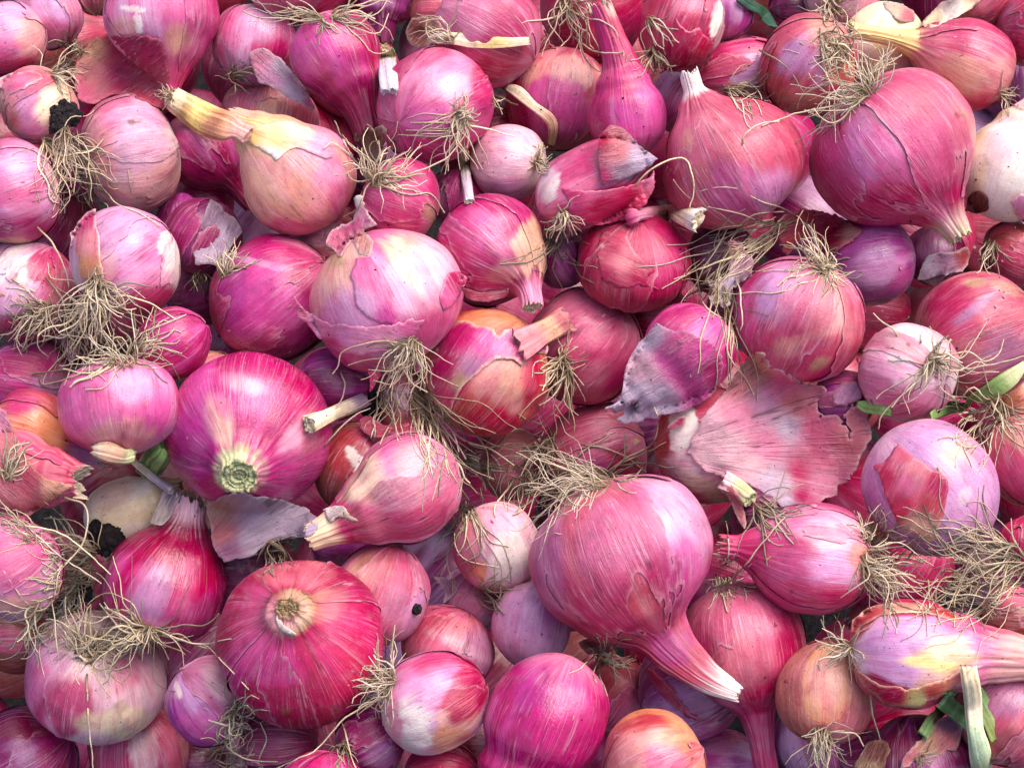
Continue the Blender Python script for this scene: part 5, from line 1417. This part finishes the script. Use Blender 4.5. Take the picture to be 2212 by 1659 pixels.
# ------------------------------------------------------------------ loose skins, leaves and stalks lying on the heap
SK = 'scraps of dry onion skin'
sheet('onion_skin', [(160, 160), (176, 112), (200, 86), (260, 76), (320, 80), (350, 90), (362, 140), (366, 182), (356, 236), (320, 224), (280, 206), (240, 206), (205, 224), (170, 214)],
      [(200, 100, 'tan'), (260, 95, 'rose'), (330, 100, 'rose'), (200, 170, 'dustl'), (260, 160, 'rose'), (330, 190, 'dust'), (300, 170, 'dust'), (180, 200, 'rosel')], [(180, 150, 12), (270, 90, 20), (355, 150, 6), (270, 180, 8)],
      label='broad purple skin scale lying below the big pink onion with the T-shaped tear', cat='onion skin', group=SK, grain=35, ripple=3, seed=40, edge='dustl', blur=6)
sheet('onion_skin', [(446, 1091), (487, 1070), (530, 1066), (567, 1073), (610, 1080), (644, 1091), (664, 1100), (677, 1116), (688, 1136), (672, 1158), (633, 1163), (592, 1170), (570, 1180), (539, 1204), (510, 1206), (485, 1214), (462, 1180), (457, 1147)],
      [(460, 1100, 'tan'), (480, 1150, 'dustl'), (500, 1190, 'lavd'), (560, 1110, 'grey'), (600, 1120, 'grey'), (540, 1170, 'grey'), (660, 1120, 'grey'), (640, 1145, 'grey')], [(450, 1090, 14), (560, 1075, 8), (680, 1130, 16), (520, 1200, 10)],
      label='translucent grey-lilac skin below the cut green neck ring', cat='onion skin', group=SK, focus=(400, 1230), ripple=3.5, seed=41, edge='grey', blur=6)
sheet('onion_skin', [(1572, 522), (1588, 522), (1602, 526), (1618, 548), (1627, 570), (1624, 592), (1604, 606), (1585, 626), (1576, 658), (1554, 660), (1534, 655), (1529, 644), (1546, 632), (1529, 611), (1548, 604), (1567, 597), (1580, 571)],
      [(1585, 535, 'dust'), (1605, 570, 'lavd'), (1570, 605, 'grey'), (1545, 645, 'white'), (1560, 655, 'white')], [(1575, 525, 30), (1610, 570, 16), (1535, 650, 34), (1570, 610, 24)], label='curled mauve and white skin shred over the wiry root mesh', cat='onion skin', group=SK, grain=60, ripple=4, rag=4, seed=42, blur=6)
sheet('onion_skin', [(2003, 553), (2030, 546), (2065, 543), (2090, 533), (2096, 548), (2090, 572), (2072, 588), (2030, 596), (1982, 606)], [(2010, 575, 'grey'), (2040, 565, 'lavd'), (2085, 545, 'rust'), (1990, 600, 'greyd')], [(2000, 555, 14), (2090, 535, 22), (1985, 604, 8)],
      label='small lavender skin chip with a red corner, beneath the green-tipped neck', cat='onion skin', group=SK, grain=20, ripple=2.5, seed=43)
sheet('onion_skin', [(410, 530), (418, 505), (436, 484), (444, 455), (454, 430), (470, 440), (487, 458), (513, 476), (523, 502), (500, 527), (475, 573), (448, 570), (423, 573), (418, 550)], [(430, 500, 'lavd'), (465, 470, 'greyd'), (480, 500, 'grey'), (440, 550, 'grey'), (500, 500, 'greyd')], [(455, 432, 14), (520, 500, 18), (430, 560, 8)],
      label='crumpled grey skin beside the peach-cheeked onion', cat='onion skin', group=SK, grain=60, ripple=3.5, rag=4, seed=44)
sheet('onion_skin', [(1990, 52), (2014, 26), (2034, 5), (2075, -6), (2116, -4), (2100, 20), (2066, 38), (2040, 48), (2012, 62)], [(2010, 40, 'cream'), (2060, 15, 'white'), (2100, 5, 'cream')], [(0, 0, 14)], label='white papery skin scrap above the long cream neck', cat='onion skin', group=SK, grain=35, ripple=3, seed=45)
sheet('onion_skin', [(1908, 6), (1940, 10), (1974, 24), (1974, 48), (1946, 46), (1922, 34)], [(1930, 20, 'straw'), (1965, 36, 'dustl')], [(0, 0, 12)], label='ribbed straw skin scrap on the mauve-red onion at the upper edge', cat='onion skin', group=SK, grain=-15, ripple=4, seed=46)
sheet('onion_skin', [(120, 702), (134, 692), (149, 690), (158, 730), (168, 768), (160, 776), (148, 782), (134, 740)], [(135, 710, 'lav'), (155, 765, 'purp')], [(0, 0, 20)], label='narrow purple skin strip standing in the root mat', cat='onion skin', group=SK, grain=-75, ripple=2, seed=47)
sheet('onion_skin', [(1945, 1656), (1954, 1632), (1990, 1592), (2012, 1568), (2030, 1550), (2065, 1544), (2082, 1566), (2074, 1592), (2065, 1618), (2040, 1622), (2016, 1630), (1985, 1634), (1962, 1652)], [(1960, 1640, 'dustl'), (2000, 1600, 'tan'), (2050, 1560, 'lavd'), (2050, 1600, 'dustl')], [(1950, 1650, 18), (2070, 1560, 8)],
      label='tan skin flap below the green leaves at the lower edge', cat='onion skin', group=SK, grain=45, ripple=3, rag=5, seed=48)
sheet('onion_skin', [(1846, 1660), (1858, 1630), (1876, 1602), (1911, 1597), (1922, 1630), (1902, 1664)], [(1885, 1630, 'brown'), (1880, 1655, 'strawd')], [(0, 0, 12)], label='brown wilted skin scrap beside the amber onion', cat='onion skin', group=SK, grain=60, ripple=3, seed=49, edge='tan')
sheet('onion_skin', [(1250, 1388), (1290, 1372), (1318, 1390), (1310, 1410), (1270, 1412)], [(1280, 1392, 'brown'), (1300, 1396, 'lavd')], [(0, 0, 8)], label='brown skin chip tucked under the heaviest onion', cat='onion skin', group=SK, grain=10, seed=50, edge='tan')
sheet('onion_skin', [(1800, 852), (1820, 822), (1850, 826), (1862, 858), (1830, 876), (1802, 872)], [(1830, 850, 'lavd')], [(0, 0, 8)], label='dull purple skin chip behind the notched edge of the skin fan', cat='onion skin', group=SK, grain=50, seed=51, edge='dust')
sheet('onion_skin', [(1612, 520), (1648, 512), (1672, 520), (1660, 540), (1622, 546)], [(1640, 528, 'cream')], [(0, 0, 12)], label='pale straw chip among the wiry roots near the ripped red skin', cat='onion skin', group=SK, grain=10, seed=52)
sheet('onion_skin', [(876, 70), (890, 40), (930, 36), (960, 60), (950, 92), (905, 104), (884, 96)], [(910, 70, 'brown'), (940, 60, 'tan')], [(0, 0, 10)], label='brown skin scrap behind the upper rim of the bright magenta onion', cat='onion skin', group=SK, grain=40, seed=53)
sheet('onion_skin', [(780, 300), (800, 280), (826, 270), (838, 290), (820, 330), (800, 352), (782, 340)], [(810, 310, 'straw')], [(0, 0, 6)], label='straw-coloured leaf scrap in the gap beside the root tuft of the dusty pink onion', cat='onion skin', group=SK, grain=70, seed=54)
sheet('onion_skin', [(940, 1245), (965, 1252), (985, 1262), (975, 1290), (955, 1300), (960, 1275)], [(965, 1270, 'lav')], [(0, 0, 10)], label='frayed violet skin shred below the white-patched onion', cat='onion skin', group=SK, grain=-60, rag=5, seed=55)
sheet('onion_skin', [(1480, 900), (1462, 906), (1440, 922), (1452, 930), (1476, 918)], [(1460, 915, 'rose')], [(0, 0, 10)], label='thin red skin curl between the frayed grey skin and the skin fan', cat='onion skin', group=SK, grain=20, seed=56)

ST = 'dry stalks and leaf strips'
stalk('dry_leaf', [(922, 86, 5, 8), (950, 82, 13, 10), (985, 84, 13, 10), (1030, 90, 15, 12), (1090, 92, 12, 10), (1144, 88, 9, 8)], [(930, 86, 'white'), (1000, 88, 'straw'), (1060, 92, 'yell'), (1140, 88, 'straw')], flat=.22, seed=60, label='long straw leaf strip laid across the rose and orange onion', cat='dry leaf', group=ST)
stalk('dry_stalk', [(790, 862, 13, 2), (760, 876, 15, 6), (720, 894, 17, 10), (668, 918, 20, 14)], [(780, 866, 'greyd'), (740, 885, 'straw'), (680, 912, 'cream')], flat=.7, seed=61, ridges=.2, tipcol='straw', rag=8, label='broken straw stalk pointing out from the soil pellet', cat='dry stalk', group=ST)
stalk('dry_stalk', [(842, 200, 17, 4), (836, 150, 18, 8), (832, 104, 16, 10)], [(838, 150, 'grey'), (834, 115, 'green')], flat=.5, seed=62, ridges=.3, rag=10, label='grey-green stalk stub between the dark pear-shaped onion and the bright magenta one', cat='dry stalk', group=ST)
stalk('dry_stalk', [(1000, 325, 13, 2), (1006, 380, 12, 4), (1014, 436, 10, 2)], [(1004, 340, 'green'), (1008, 400, 'grey')], flat=.4, seed=63, ridges=.2, label='pale flat stalk under the hanging root beard of the bright magenta onion', cat='dry stalk', group=ST)
stalk('dry_leaf', [(1092, 188, 6, 4), (1118, 200, 13, 8), (1150, 228, 10, 8), (1186, 256, 11, 8), (1195, 280, 10, 6), (1190, 318, 7, 4)], [(1100, 195, 'straw'), (1150, 230, 'straw'), (1190, 270, 'tan'), (1190, 315, 'strawd')], flat=.25, seed=64, label='bent tan leaf strip over the two-tone onion', cat='dry leaf', group=ST)
stalk('cut_stalk', [(354, 962, 12, -10), (343, 980, 28, 2), (322, 1014, 29, 10)], [(350, 965, 'gren'), (335, 990, 'gren'), (326, 1008, 'green')], flat=.75, seed=65, ridges=.10, tipcol='gren', label='short cut green stalk stub beside the smooth round pink onion', cat='cut stalk', group=ST)
stalk('dry_stalk', [(282, 990, 8, 2), (330, 1030, 8, 10), (372, 1060, 9, 6)], [(300, 1000, 'straw'), (360, 1050, 'grey')], flat=.5, seed=66, label='thin grey stalk bent over the peeled cream onion', cat='dry stalk', group=ST)
stalk('dry_neck_scrap', [(200, 972, 12, 4), (232, 978, 19, 10), (268, 986, 17, 12), (290, 982, 16, 10)], [(205, 972, 'straw'), (240, 980, 'tan'), (285, 984, 'green')], flat=.45, seed=67, ridges=.3, rag=9, label='tan shrivelled neck scrap below the smooth round pink onion', cat='dry stalk', group=ST)
stalk('green_leaf', [(2216, 786, 8, 6), (2170, 826, 19, 10), (2110, 862, 15, 6), (2040, 884, 12, 2), (2010, 900, 8, 0)], [(2200, 800, 'green'), (2150, 840, 'gren'), (2030, 890, 'gren')], flat=.1, seed=68, mat=M_LEAF, tipcol='gren', label='long green leaf bent round the small white-pink onion', cat='green leaf', group='green leaves and stalks')
stalk('green_leaf', [(1850, 872, 5, 2), (1875, 880, 13, 4), (1925, 890, 8, 2)], [(1880, 880, 'gren')], flat=.1, seed=69, mat=M_LEAF, tipcol='gren', label='small dark green leaf tip poking out below the white-pink onion', cat='green leaf', group='green leaves and stalks')
stalk('green_leaf', [(1600, -10, 16, 6), (1640, 22, 16, 6), (1672, 60, 12, 2)], [(1640, 20, (50, 84, 66))], flat=.1, seed=70, mat=M_LEAF, tipcol='gren', label='dark green leaf in shade at the upper frame edge', cat='green leaf', group='green leaves and stalks')
stalk('green_leaf', [(2056, 1494, 13, 4), (2040, 1520, 15, 8), (2012, 1556, 14, 10), (1992, 1588, 13, 10)], [(2050, 1500, (104, 128, 84)), (2000, 1580, (122, 146, 92))], flat=.1, seed=71, mat=M_LEAF, tipcol='gren', label='green leaf end crossing in front, below the yellow-flanked onion', cat='green leaf', group='green leaves and stalks')
stalk('green_leaf', [(2036, 1512, 18, 0), (2070, 1540, 20, 2), (2126, 1578, 20, 4)], [(2070, 1540, (74, 98, 66)), (2130, 1580, (88, 112, 72))], flat=.1, seed=72, mat=M_LEAF, tipcol='gren', label='dark green leaf passing behind the pale stalk', cat='green leaf', group='green leaves and stalks')
stalk('green_leaf', [(2108, 1490, 14, 4), (2128, 1530, 20, 8), (2160, 1596, 19, 8)], [(2120, 1510, (106, 130, 80)), (2155, 1590, (146, 156, 88))], flat=.1, seed=73, mat=M_LEAF, tipcol='green', label='yellow-green leaf cut square, beside the pale stalk', cat='green leaf', group='green leaves and stalks')
stalk('green_stalk', [(2090, 1440, 17, 4), (2100, 1500, 18, 14), (2106, 1570, 16, 20), (2116, 1620, 23, 20), (2124, 1690, 25, 16)], [(2092, 1450, 'cream'), (2102, 1530, 'straw'), (2110, 1590, (190, 205, 165)), (2122, 1680, 'green')], flat=.7, seed=74, mat=M_FIBRE, tipcol='green', label='pale green and cream stalk hanging over the leaves to the lower frame edge', cat='green stalk', group='green leaves and stalks')

# crumbs of soil and tiny skin flakes strewn over everything
_rc = np.random.default_rng(77)
_VV, _FF, _CC, _nv = [], [], [], 0
_VF, _FFl, _CF, _nf = [], [], [], 0
for _q in range(620):
    _x, _y = _rc.uniform(-20, W + 20), _rc.uniform(-20, H + 20)
    if fbm(np.array([[_x / 260, _y / 260, 0.0]]), 8, 2)[0] < _rc.uniform(-0.35, 0.5):
        continue
    _z = float(dm_at(_x, _y))
    if _z > 2:
        continue
    _s = _z / F
    if _q % 3:
        _r0 = 1.0 + 2.6 * _rc.random() ** 3
        _d = np.array([[1, 0, 0], [-1, 0, 0], [0, 1, 0], [0, -1, 0], [0, 0, 1], [0, 0, -1.0]]) * _rc.uniform(0.6, 1.3, (6, 1))
        _VV.append(cpt(_x, _y, _z) + _d * _r0 * _s)
        _FF.append(np.array([[0, 2, 4], [2, 1, 4], [1, 3, 4], [3, 0, 4], [2, 0, 5], [1, 2, 5], [3, 1, 5], [0, 3, 5]]) + _nv)
        _nv += 6
    else:
        _r0, _a = 2.5 + 6 * _rc.random() ** 2, _rc.uniform(0, 6.28)
        _t = np.sort(_rc.uniform(0, 6.28, 6))
        _p = np.stack([np.cos(_t) * _r0, np.sin(_t) * _r0 * 0.5], 1) @ np.array([[math.cos(_a), math.sin(_a)], [-math.sin(_a), math.cos(_a)]])
        _dz = np.minimum(dm_at(_x + _p[:, 0], _y + _p[:, 1]), _z + 6 * _s) - (1.5 + 2 * _rc.random(6)) * _s
        _VF.append(np.vstack([cpt(_x + _p[:, 0], _y + _p[:, 1], _dz), cpt(_x, _y, _z - 3.0 * _s)[None]]))
        _FFl.append(np.array([[6, (k + 1) % 6, k] for k in range(6)]) + _nf)
        _CF.append(np.repeat(L(['pale', 'straw', 'rosel', 'dust', 'pinkl', 'tan'][int(_rc.integers(6))])[None], 7, 0))
        _nf += 7
_V = np.vstack(_VV)
_o = mesh_obj('soil_crumbs', _V, np.vstack(_FF), M_SOIL, to_world(_V).mean(0), None, dict(rest=_V * 60, Col=np.zeros((len(_V), 3)), strk=_V * 60), smooth=False)
_o['kind'] = 'stuff'
_o['label'] = 'tiny dark crumbs of soil strewn over the onion skins'
_V = np.vstack(_VF)
_o = mesh_obj('skin_crumbs', _V, np.vstack(_FFl), M_PAPER, to_world(_V).mean(0), None, dict(rest=_V * 60, Col=np.vstack(_CF), strk=_V * 60, rgh=np.zeros(len(_V))), smooth=False)
_o['kind'] = 'stuff'
_o['label'] = 'tiny flakes of dry skin scattered over the heap'

# ------------------------------------------------------------------ roots
RT = {}


def T(key, *a, **k):
    """one tuft on an onion (key) or, with a key starting with an underscore, a loose one"""
    RT.setdefault(key, []).append((a, k))


T('t2', 115, 152, 30, 100, 95, 34); T('t2', 118, 160, -20, 60, 70, 14)
T('t5', 368, 206, 200, 120, 44, 26, spot=12)
T('_a', 168, 110, 150, 60, 60, 26, spot=16, tone=.6)
T('m1', 96, 302, -40, 40, 170, 40)
T('_b', 150, 290, -84, 34, 190, 60, spot=20); T('_b', 165, 350, -60, 60, 130, 26, spot=20)
T('t12', 690, 40, 178, 18, 190, 22, hug=.6, curl=.6); T('t12', 720, 36, 4, 34, 150, 26); T('t12', 700, 40, -60, 60, 60, 14)
T('_c', 505, 165, 0, 180, 56, 30, spot=14, tone=.55)
T('t14', 975, 88, 140, 60, 120, 18, hug=1.2)
T('t15', 997, 246, -104, 30, 150, 44, hug=.7, spot=16); T('t15', 997, 246, 0, 200, 52, 40, spot=16, curl=1.3)
T('t15', 1070, 210, -40, 90, 60, 12)
T('t16', 1160, 350, 20, 160, 46, 34, spot=10)
T('t19', 1228, 0, -80, 70, 130, 44, spot=22)
T('t20', 1400, 40, -50, 60, 110, 14); T('t20', 1408, 112, -80, 70, 76, 34, spot=14, tone=.7)
T('t22', 1570, 190, -8, 34, 110, 30, spot=12)
T('t23', 1808, 96, -50, 200, 120, 46, spot=30); T('t23', 1800, 96, -60, 40, 36, 70, spot=34); T('t23', 1790, 30, 100, 80, 80, 26, spot=20)
T('t26', 1872, 196, 190, 46, 190, 54, spot=16); T('t26', 1880, 190, 92, 26, 110, 40, spot=16); T('t26', 1866, 200, 250, 40, 90, 16)
T('m9', 806, 388, 90, 140, 130, 60, spot=18, hug=1.3); T('m9', 820, 392, 10, 60, 120, 14)
T('t28', 1215, 464, -90, 130, 66, 40, spot=12)
T('_d', 1700, 470, 205, 26, 270, 26, spot=30, curl=.5, hug=.6); T('_d', 1620, 490, 215, 50, 200, 14, spot=60, curl=.5, hug=.6)
T('_e', 1510, 630, 40, 50, 230, 18, spot=30, curl=.5, hug=.6); T('_e', 1565, 640, -80, 26, 220, 18, spot=24, curl=.5, hug=.6)
T('_f', 1190, 500, -70, 50, 150, 26, spot=24, tone=.5)
T('m14', 1782, 574, 150, 90, 150, 46, spot=20); T('m14', 1790, 578, -70, 50, 90, 26, spot=18); T('m14', 1780, 570, 0, 200, 50, 40, spot=20)
T('m17', 2014, 778, 0, 200, 80, 50, spot=14, hug=1.1); T('m17', 2020, 780, -10, 30, 170, 12); T('m17', 2006, 790, -130, 30, 150, 8)
T('m18', 2140, 530, -80, 80, 80, 26, spot=16)
T('m2', 92, 668, 220, 100, 110, 56, spot=26); T('m2', 110, 672, 170, 40, 130, 20)
T('m3', 208, 618, -85, 80, 150, 76, spot=22, hug=1.3); T('m3', 215, 625, -20, 30, 120, 16); T('m3', 200, 615, 60, 80, 50, 16)
T('_g', 190, 668, 200, 110, 160, 54, spot=46); T('_g', 180, 690, -40, 140, 150, 50, spot=46)
T('l2', 266, 774, 150, 60, 110, 50, spot=30, hug=.8); T('l2', 285, 766, 30, 50, 120, 44, spot=20); T('l2', 255, 772, 190, 18, 150, 16)
T('m7', 482, 590, 68, 34, 90, 34, spot=14)
T('m5', 430, 590, -60, 60, 60, 14, tone=.7)
T('m8', 893, 744, -122, 34, 150, 56, spot=18); T('m8', 896, 748, -92, 18, 150, 20, spot=12, hug=.6); T('m8', 890, 742, 200, 50, 80, 14)
T('_h', 900, 850, -58, 10, 260, 54, spot=24, curl=.6, hug=.5); T('_h', 1005, 990, -40, 30, 130, 36, spot=26, curl=.8)
T('_h', 830, 850, -60, 50, 110, 26, spot=20)
T('m12', 1212, 780, -92, 110, 84, 40, spot=18); T('m12', 1224, 800, -104, 14, 170, 16, curl=.6); T('m12', 1216, 770, 60, 90, 80, 10)
T('l14', 1300, 1032, 184, 22, 230, 80, spot=24, hug=.35, r0=1.7); T('l14', 1290, 1036, 196, 20, 170, 44, spot=18, hug=.35, r0=1.7); T('l14', 1310, 1024, 25, 34, 110, 10)
T('_i', 1176, 950, -120, 60, 130, 40, spot=30); T('_i', 1120, 1020, -60, 120, 100, 34, spot=30)
T('l10', 1008, 1090, -88, 34, 190, 26, spot=14)
T('l15', 1640, 1090, -30, 50, 130, 30, spot=22, tone=.6)
T('l16', 1884, 1210, -40, 80, 120, 110, spot=28); T('l16', 1880, 1160, 80, 60, 80, 46, spot=20); T('l16', 1884, 1230, -10, 40, 180, 60, spot=24); T('l16', 1890, 1180, 30, 40, 120, 30, spot=20)
T('_j', 2200, 1230, 180, 30, 280, 100, spot=34); T('_j', 2190, 1190, 180, 30, 170, 34, spot=20); T('_j', 2050, 1270, -20, 70, 160, 50, spot=40)
T('l21', 1562, 1240, -75, 90, 80, 40, spot=18); T('l21', 1560, 1238, 20, 60, 60, 14)
T('l20', 1832, 1396, 165, 110, 96, 34, spot=10); T('l20', 1832, 1400, -100, 40, 100, 12)
T('l23', 1776, 1592, -90, 60, 90, 60, spot=26, curl=.6); T('l23', 1776, 1590, 0, 60, 110, 12)
T('l9', 312, 1360, 188, 60, 170, 66, spot=20); T('l9', 320, 1362, -14, 30, 170, 14, hug=.6); T('l9', 312, 1364, -90, 100, 60, 30, spot=20)
T('l30', 192, 1400, 120, 180, 110, 80, spot=34); T('l30', 200, 1410, 0, 60, 110, 26, spot=20)
T('l8', 196, 1200, 165, 50, 150, 50, spot=26); T('l8', 190, 1230, 205, 50, 140, 54, spot=36); T('l8', 150, 1290, 225, 60, 140, 40, spot=40)
T('_k', 90, 1340, 230, 40, 130, 44, spot=40); T('_k', 60, 1150, 160, 70, 110, 24, spot=30)
T('l7', 16, 1030, 80, 60, 110, 30, spot=14)
T('l29', 842, 1462, 172, 90, 110, 70, spot=18, hug=1.3, curl=1.4); T('l29', 838, 1480, 210, 40, 110, 26, spot=16)
T('l31', 510, 1546, -60, 190, 86, 60, spot=20, hug=1.2, curl=1.4)
T('_l', 470, 1640, 30, 120, 120, 40, spot=36, tone=.8)
T('l34', 740, 1612, -60, 180, 60, 24, spot=12, tone=.7)
T('l48', 1300, 1424, 10, 140, 84, 44, spot=18, hug=1.2)
T('l46', 1040, 1280, 10, 60, 90, 26, spot=16, tone=.6)
T('_m', 2150, 890, 200, 60, 150, 40, spot=30); T('_m', 2150, 870, -60, 60, 150, 30, spot=26)
T('_n', 590, 1180, -40, 120, 70, 44, spot=20, tone=.5)
T('l40', 1985, 1636, -20, 120, 50, 20, spot=10, tone=.6)
T('_p', 2160, 210, 0, 120, 60, 22, spot=14, tone=.8)
T('t24', 1800, 10, 20, 120, 80, 24, spot=20)

LN = {}


def Ls(key, *pl):
    LN.setdefault(key, []).extend(pl)


Ls('l14', [(1228, 1010), (1260, 975), (1310, 945), (1328, 935)], [(1312, 1020), (1350, 990), (1400, 965), (1418, 940), (1422, 905), (1412, 878)], [(1330, 1005), (1380, 985), (1440, 955)], [(1330, 1008), (1390, 998), (1440, 1010), (1468, 1008)], [(1250, 960), (1300, 965), (1350, 985), (1395, 1020)])
Ls('t28', [(1375, 400), (1400, 370), (1450, 345), (1482, 346), (1492, 370), (1498, 410), (1490, 450)])
Ls('t27', [(1602, 310), (1610, 290), (1640, 270), (1685, 262)])
Ls('l30', [(188, 1455), (190, 1520), (192, 1580), (198, 1620), (200, 1665)])
Ls('l29', [(840, 1500), (780, 1530), (735, 1560), (690, 1610), (640, 1640), (575, 1668)], [(740, 1560), (760, 1640), (772, 1668)])
Ls('_l', [(480, 1600), (500, 1620), (540, 1640), (600, 1646)], [(560, 1640), (575, 1600), (560, 1560)])
Ls('m17', [(2030, 785), (2090, 795), (2150, 785), (2215, 768)], [(2000, 795), (1975, 830), (1930, 870), (1905, 895), (1898, 925)], [(2010, 800), (1960, 845), (1925, 880)], [(2040, 770), (2090, 760), (2130, 780), (2160, 760), (2170, 735)], [(1945, 740), (1930, 715), (1900, 690), (1885, 675)], [(1988, 740), (1990, 715)])
Ls('m3', [(215, 640), (270, 640), (330, 660), (380, 690)], [(100, 600), (130, 640), (150, 700), (170, 720)])
Ls('_b', [(215, 400), (250, 440), (300, 460), (345, 490)], [(80, 490), (115, 530), (140, 580), (150, 620)])
Ls('_g', [(200, 770), (260, 745), (330, 710), (400, 680)], [(20, 600), (60, 620), (100, 645)], [(40, 760), (90, 735), (150, 720)])
Ls('l2', [(70, 808), (130, 800), (200, 788)], [(85, 815), (98, 830), (180, 805)])
Ls('l20', [(1880, 1500), (1886, 1540), (1900, 1595)])
Ls('l9', [(330, 1370), (400, 1385), (450, 1400), (490, 1440), (540, 1490)], [(340, 1362), (420, 1390), (500, 1380)])
Ls('m8', [(860, 742), (830, 735), (780, 745), (740, 760), (730, 790), (718, 810)], [(890, 800), (870, 850), (850, 900), (820, 960)], [(905, 790), (920, 850), (940, 920)], [(735, 800), (745, 830), (740, 860), (725, 880)])
Ls('m9', [(830, 400), (900, 370), (960, 345), (1000, 300), (1010, 280)], [(820, 400), (880, 420), (930, 420), (960, 460)], [(790, 380), (760, 340), (720, 310), (700, 320)], [(770, 350), (740, 300), (722, 262)])
Ls('_h', [(700, 960), (760, 900), (800, 880)], [(1005, 990), (1008, 1060), (1005, 1160), (990, 1200)])
Ls('l16', [(1555, 1270), (1600, 1230), (1640, 1180), (1695, 1115)], [(1562, 1240), (1572, 1190), (1570, 1120)])
Ls('_k', [(0, 1110), (60, 1140), (130, 1200), (220, 1260)])
Ls('l8', [(140, 1075), (180, 1090), (190, 1130), (175, 1180), (130, 1230), (120, 1270)], [(0, 1130), (90, 1140), (160, 1170), (240, 1240)])
Ls('t19', [(1260, 60), (1255, 100), (1275, 140), (1295, 155)], [(1240, 80), (1280, 110), (1330, 115), (1345, 110)])
Ls('t23', [(1640, 110), (1680, 130), (1710, 160), (1735, 200)], [(1770, 60), (1780, 130), (1790, 180), (1792, 250)])
Ls('t26', [(1860, 210), (1800, 230), (1740, 240), (1640, 275)], [(1790, 180), (1745, 200), (1730, 215)])
Ls('_e', [(1500, 560), (1510, 620), (1530, 670), (1590, 700)], [(1590, 600), (1600, 640), (1605, 690), (1598, 715)])

LOOSE = {'_a': 'dark matted root scrap at the corner of the purple skin scale', '_b': 'thick hanging root tangle with soil between two pink onions', '_c': 'dark little root nest under the lavender onion with torn patches',
         '_d': 'wiry root mesh below the dull rose onion', '_e': 'long wiry roots trailing under the curled loose skin', '_f': 'dim fine roots beside the squat crimson onion', '_g': 'wide root mat in the dip between the lilac onions',
         '_h': 'rope of roots running down beside the cream-necked onion', '_i': 'loose root tangle below the glowing orange onion', '_j': 'flat bed of dry roots at the frame edge above the long peach neck', '_k': 'spread of straw roots at the frame edge beside the soil clods',
         '_l': 'loose grey roots below the violet onion', '_m': 'root tangle on the bent green leaf', '_n': 'dark root nest under the translucent grey-lilac skin', '_p': 'thin root wisp under the cream-necked dusky onion'}
for n_, key in enumerate(list(dict.fromkeys(list(RT) + list(LN)))):
    if not key.startswith('_') and BY[key].get('gone'):
        continue
    R_ = Roots(500 + n_)
    for a, k in RT.get(key, []):
        R_.tuft(*a, **k)
    for pl in LN.get(key, []):
        R_.line(pl)
    if key.startswith('_'):
        V_ = to_world(np.vstack(R_.V))
        b_ = np.array([V_[:, 0].mean(), V_[:, 1].mean(), V_[:, 2].min()])
        ro_ = empty('root_tuft', b_)
        tag(ro_, LOOSE[key], 'root tuft', 'loose roots lying on the heap')
        R_.emit('root_fibres', dict(base=b_, root=ro_))
    else:
        R_.emit('roots', BY[key])
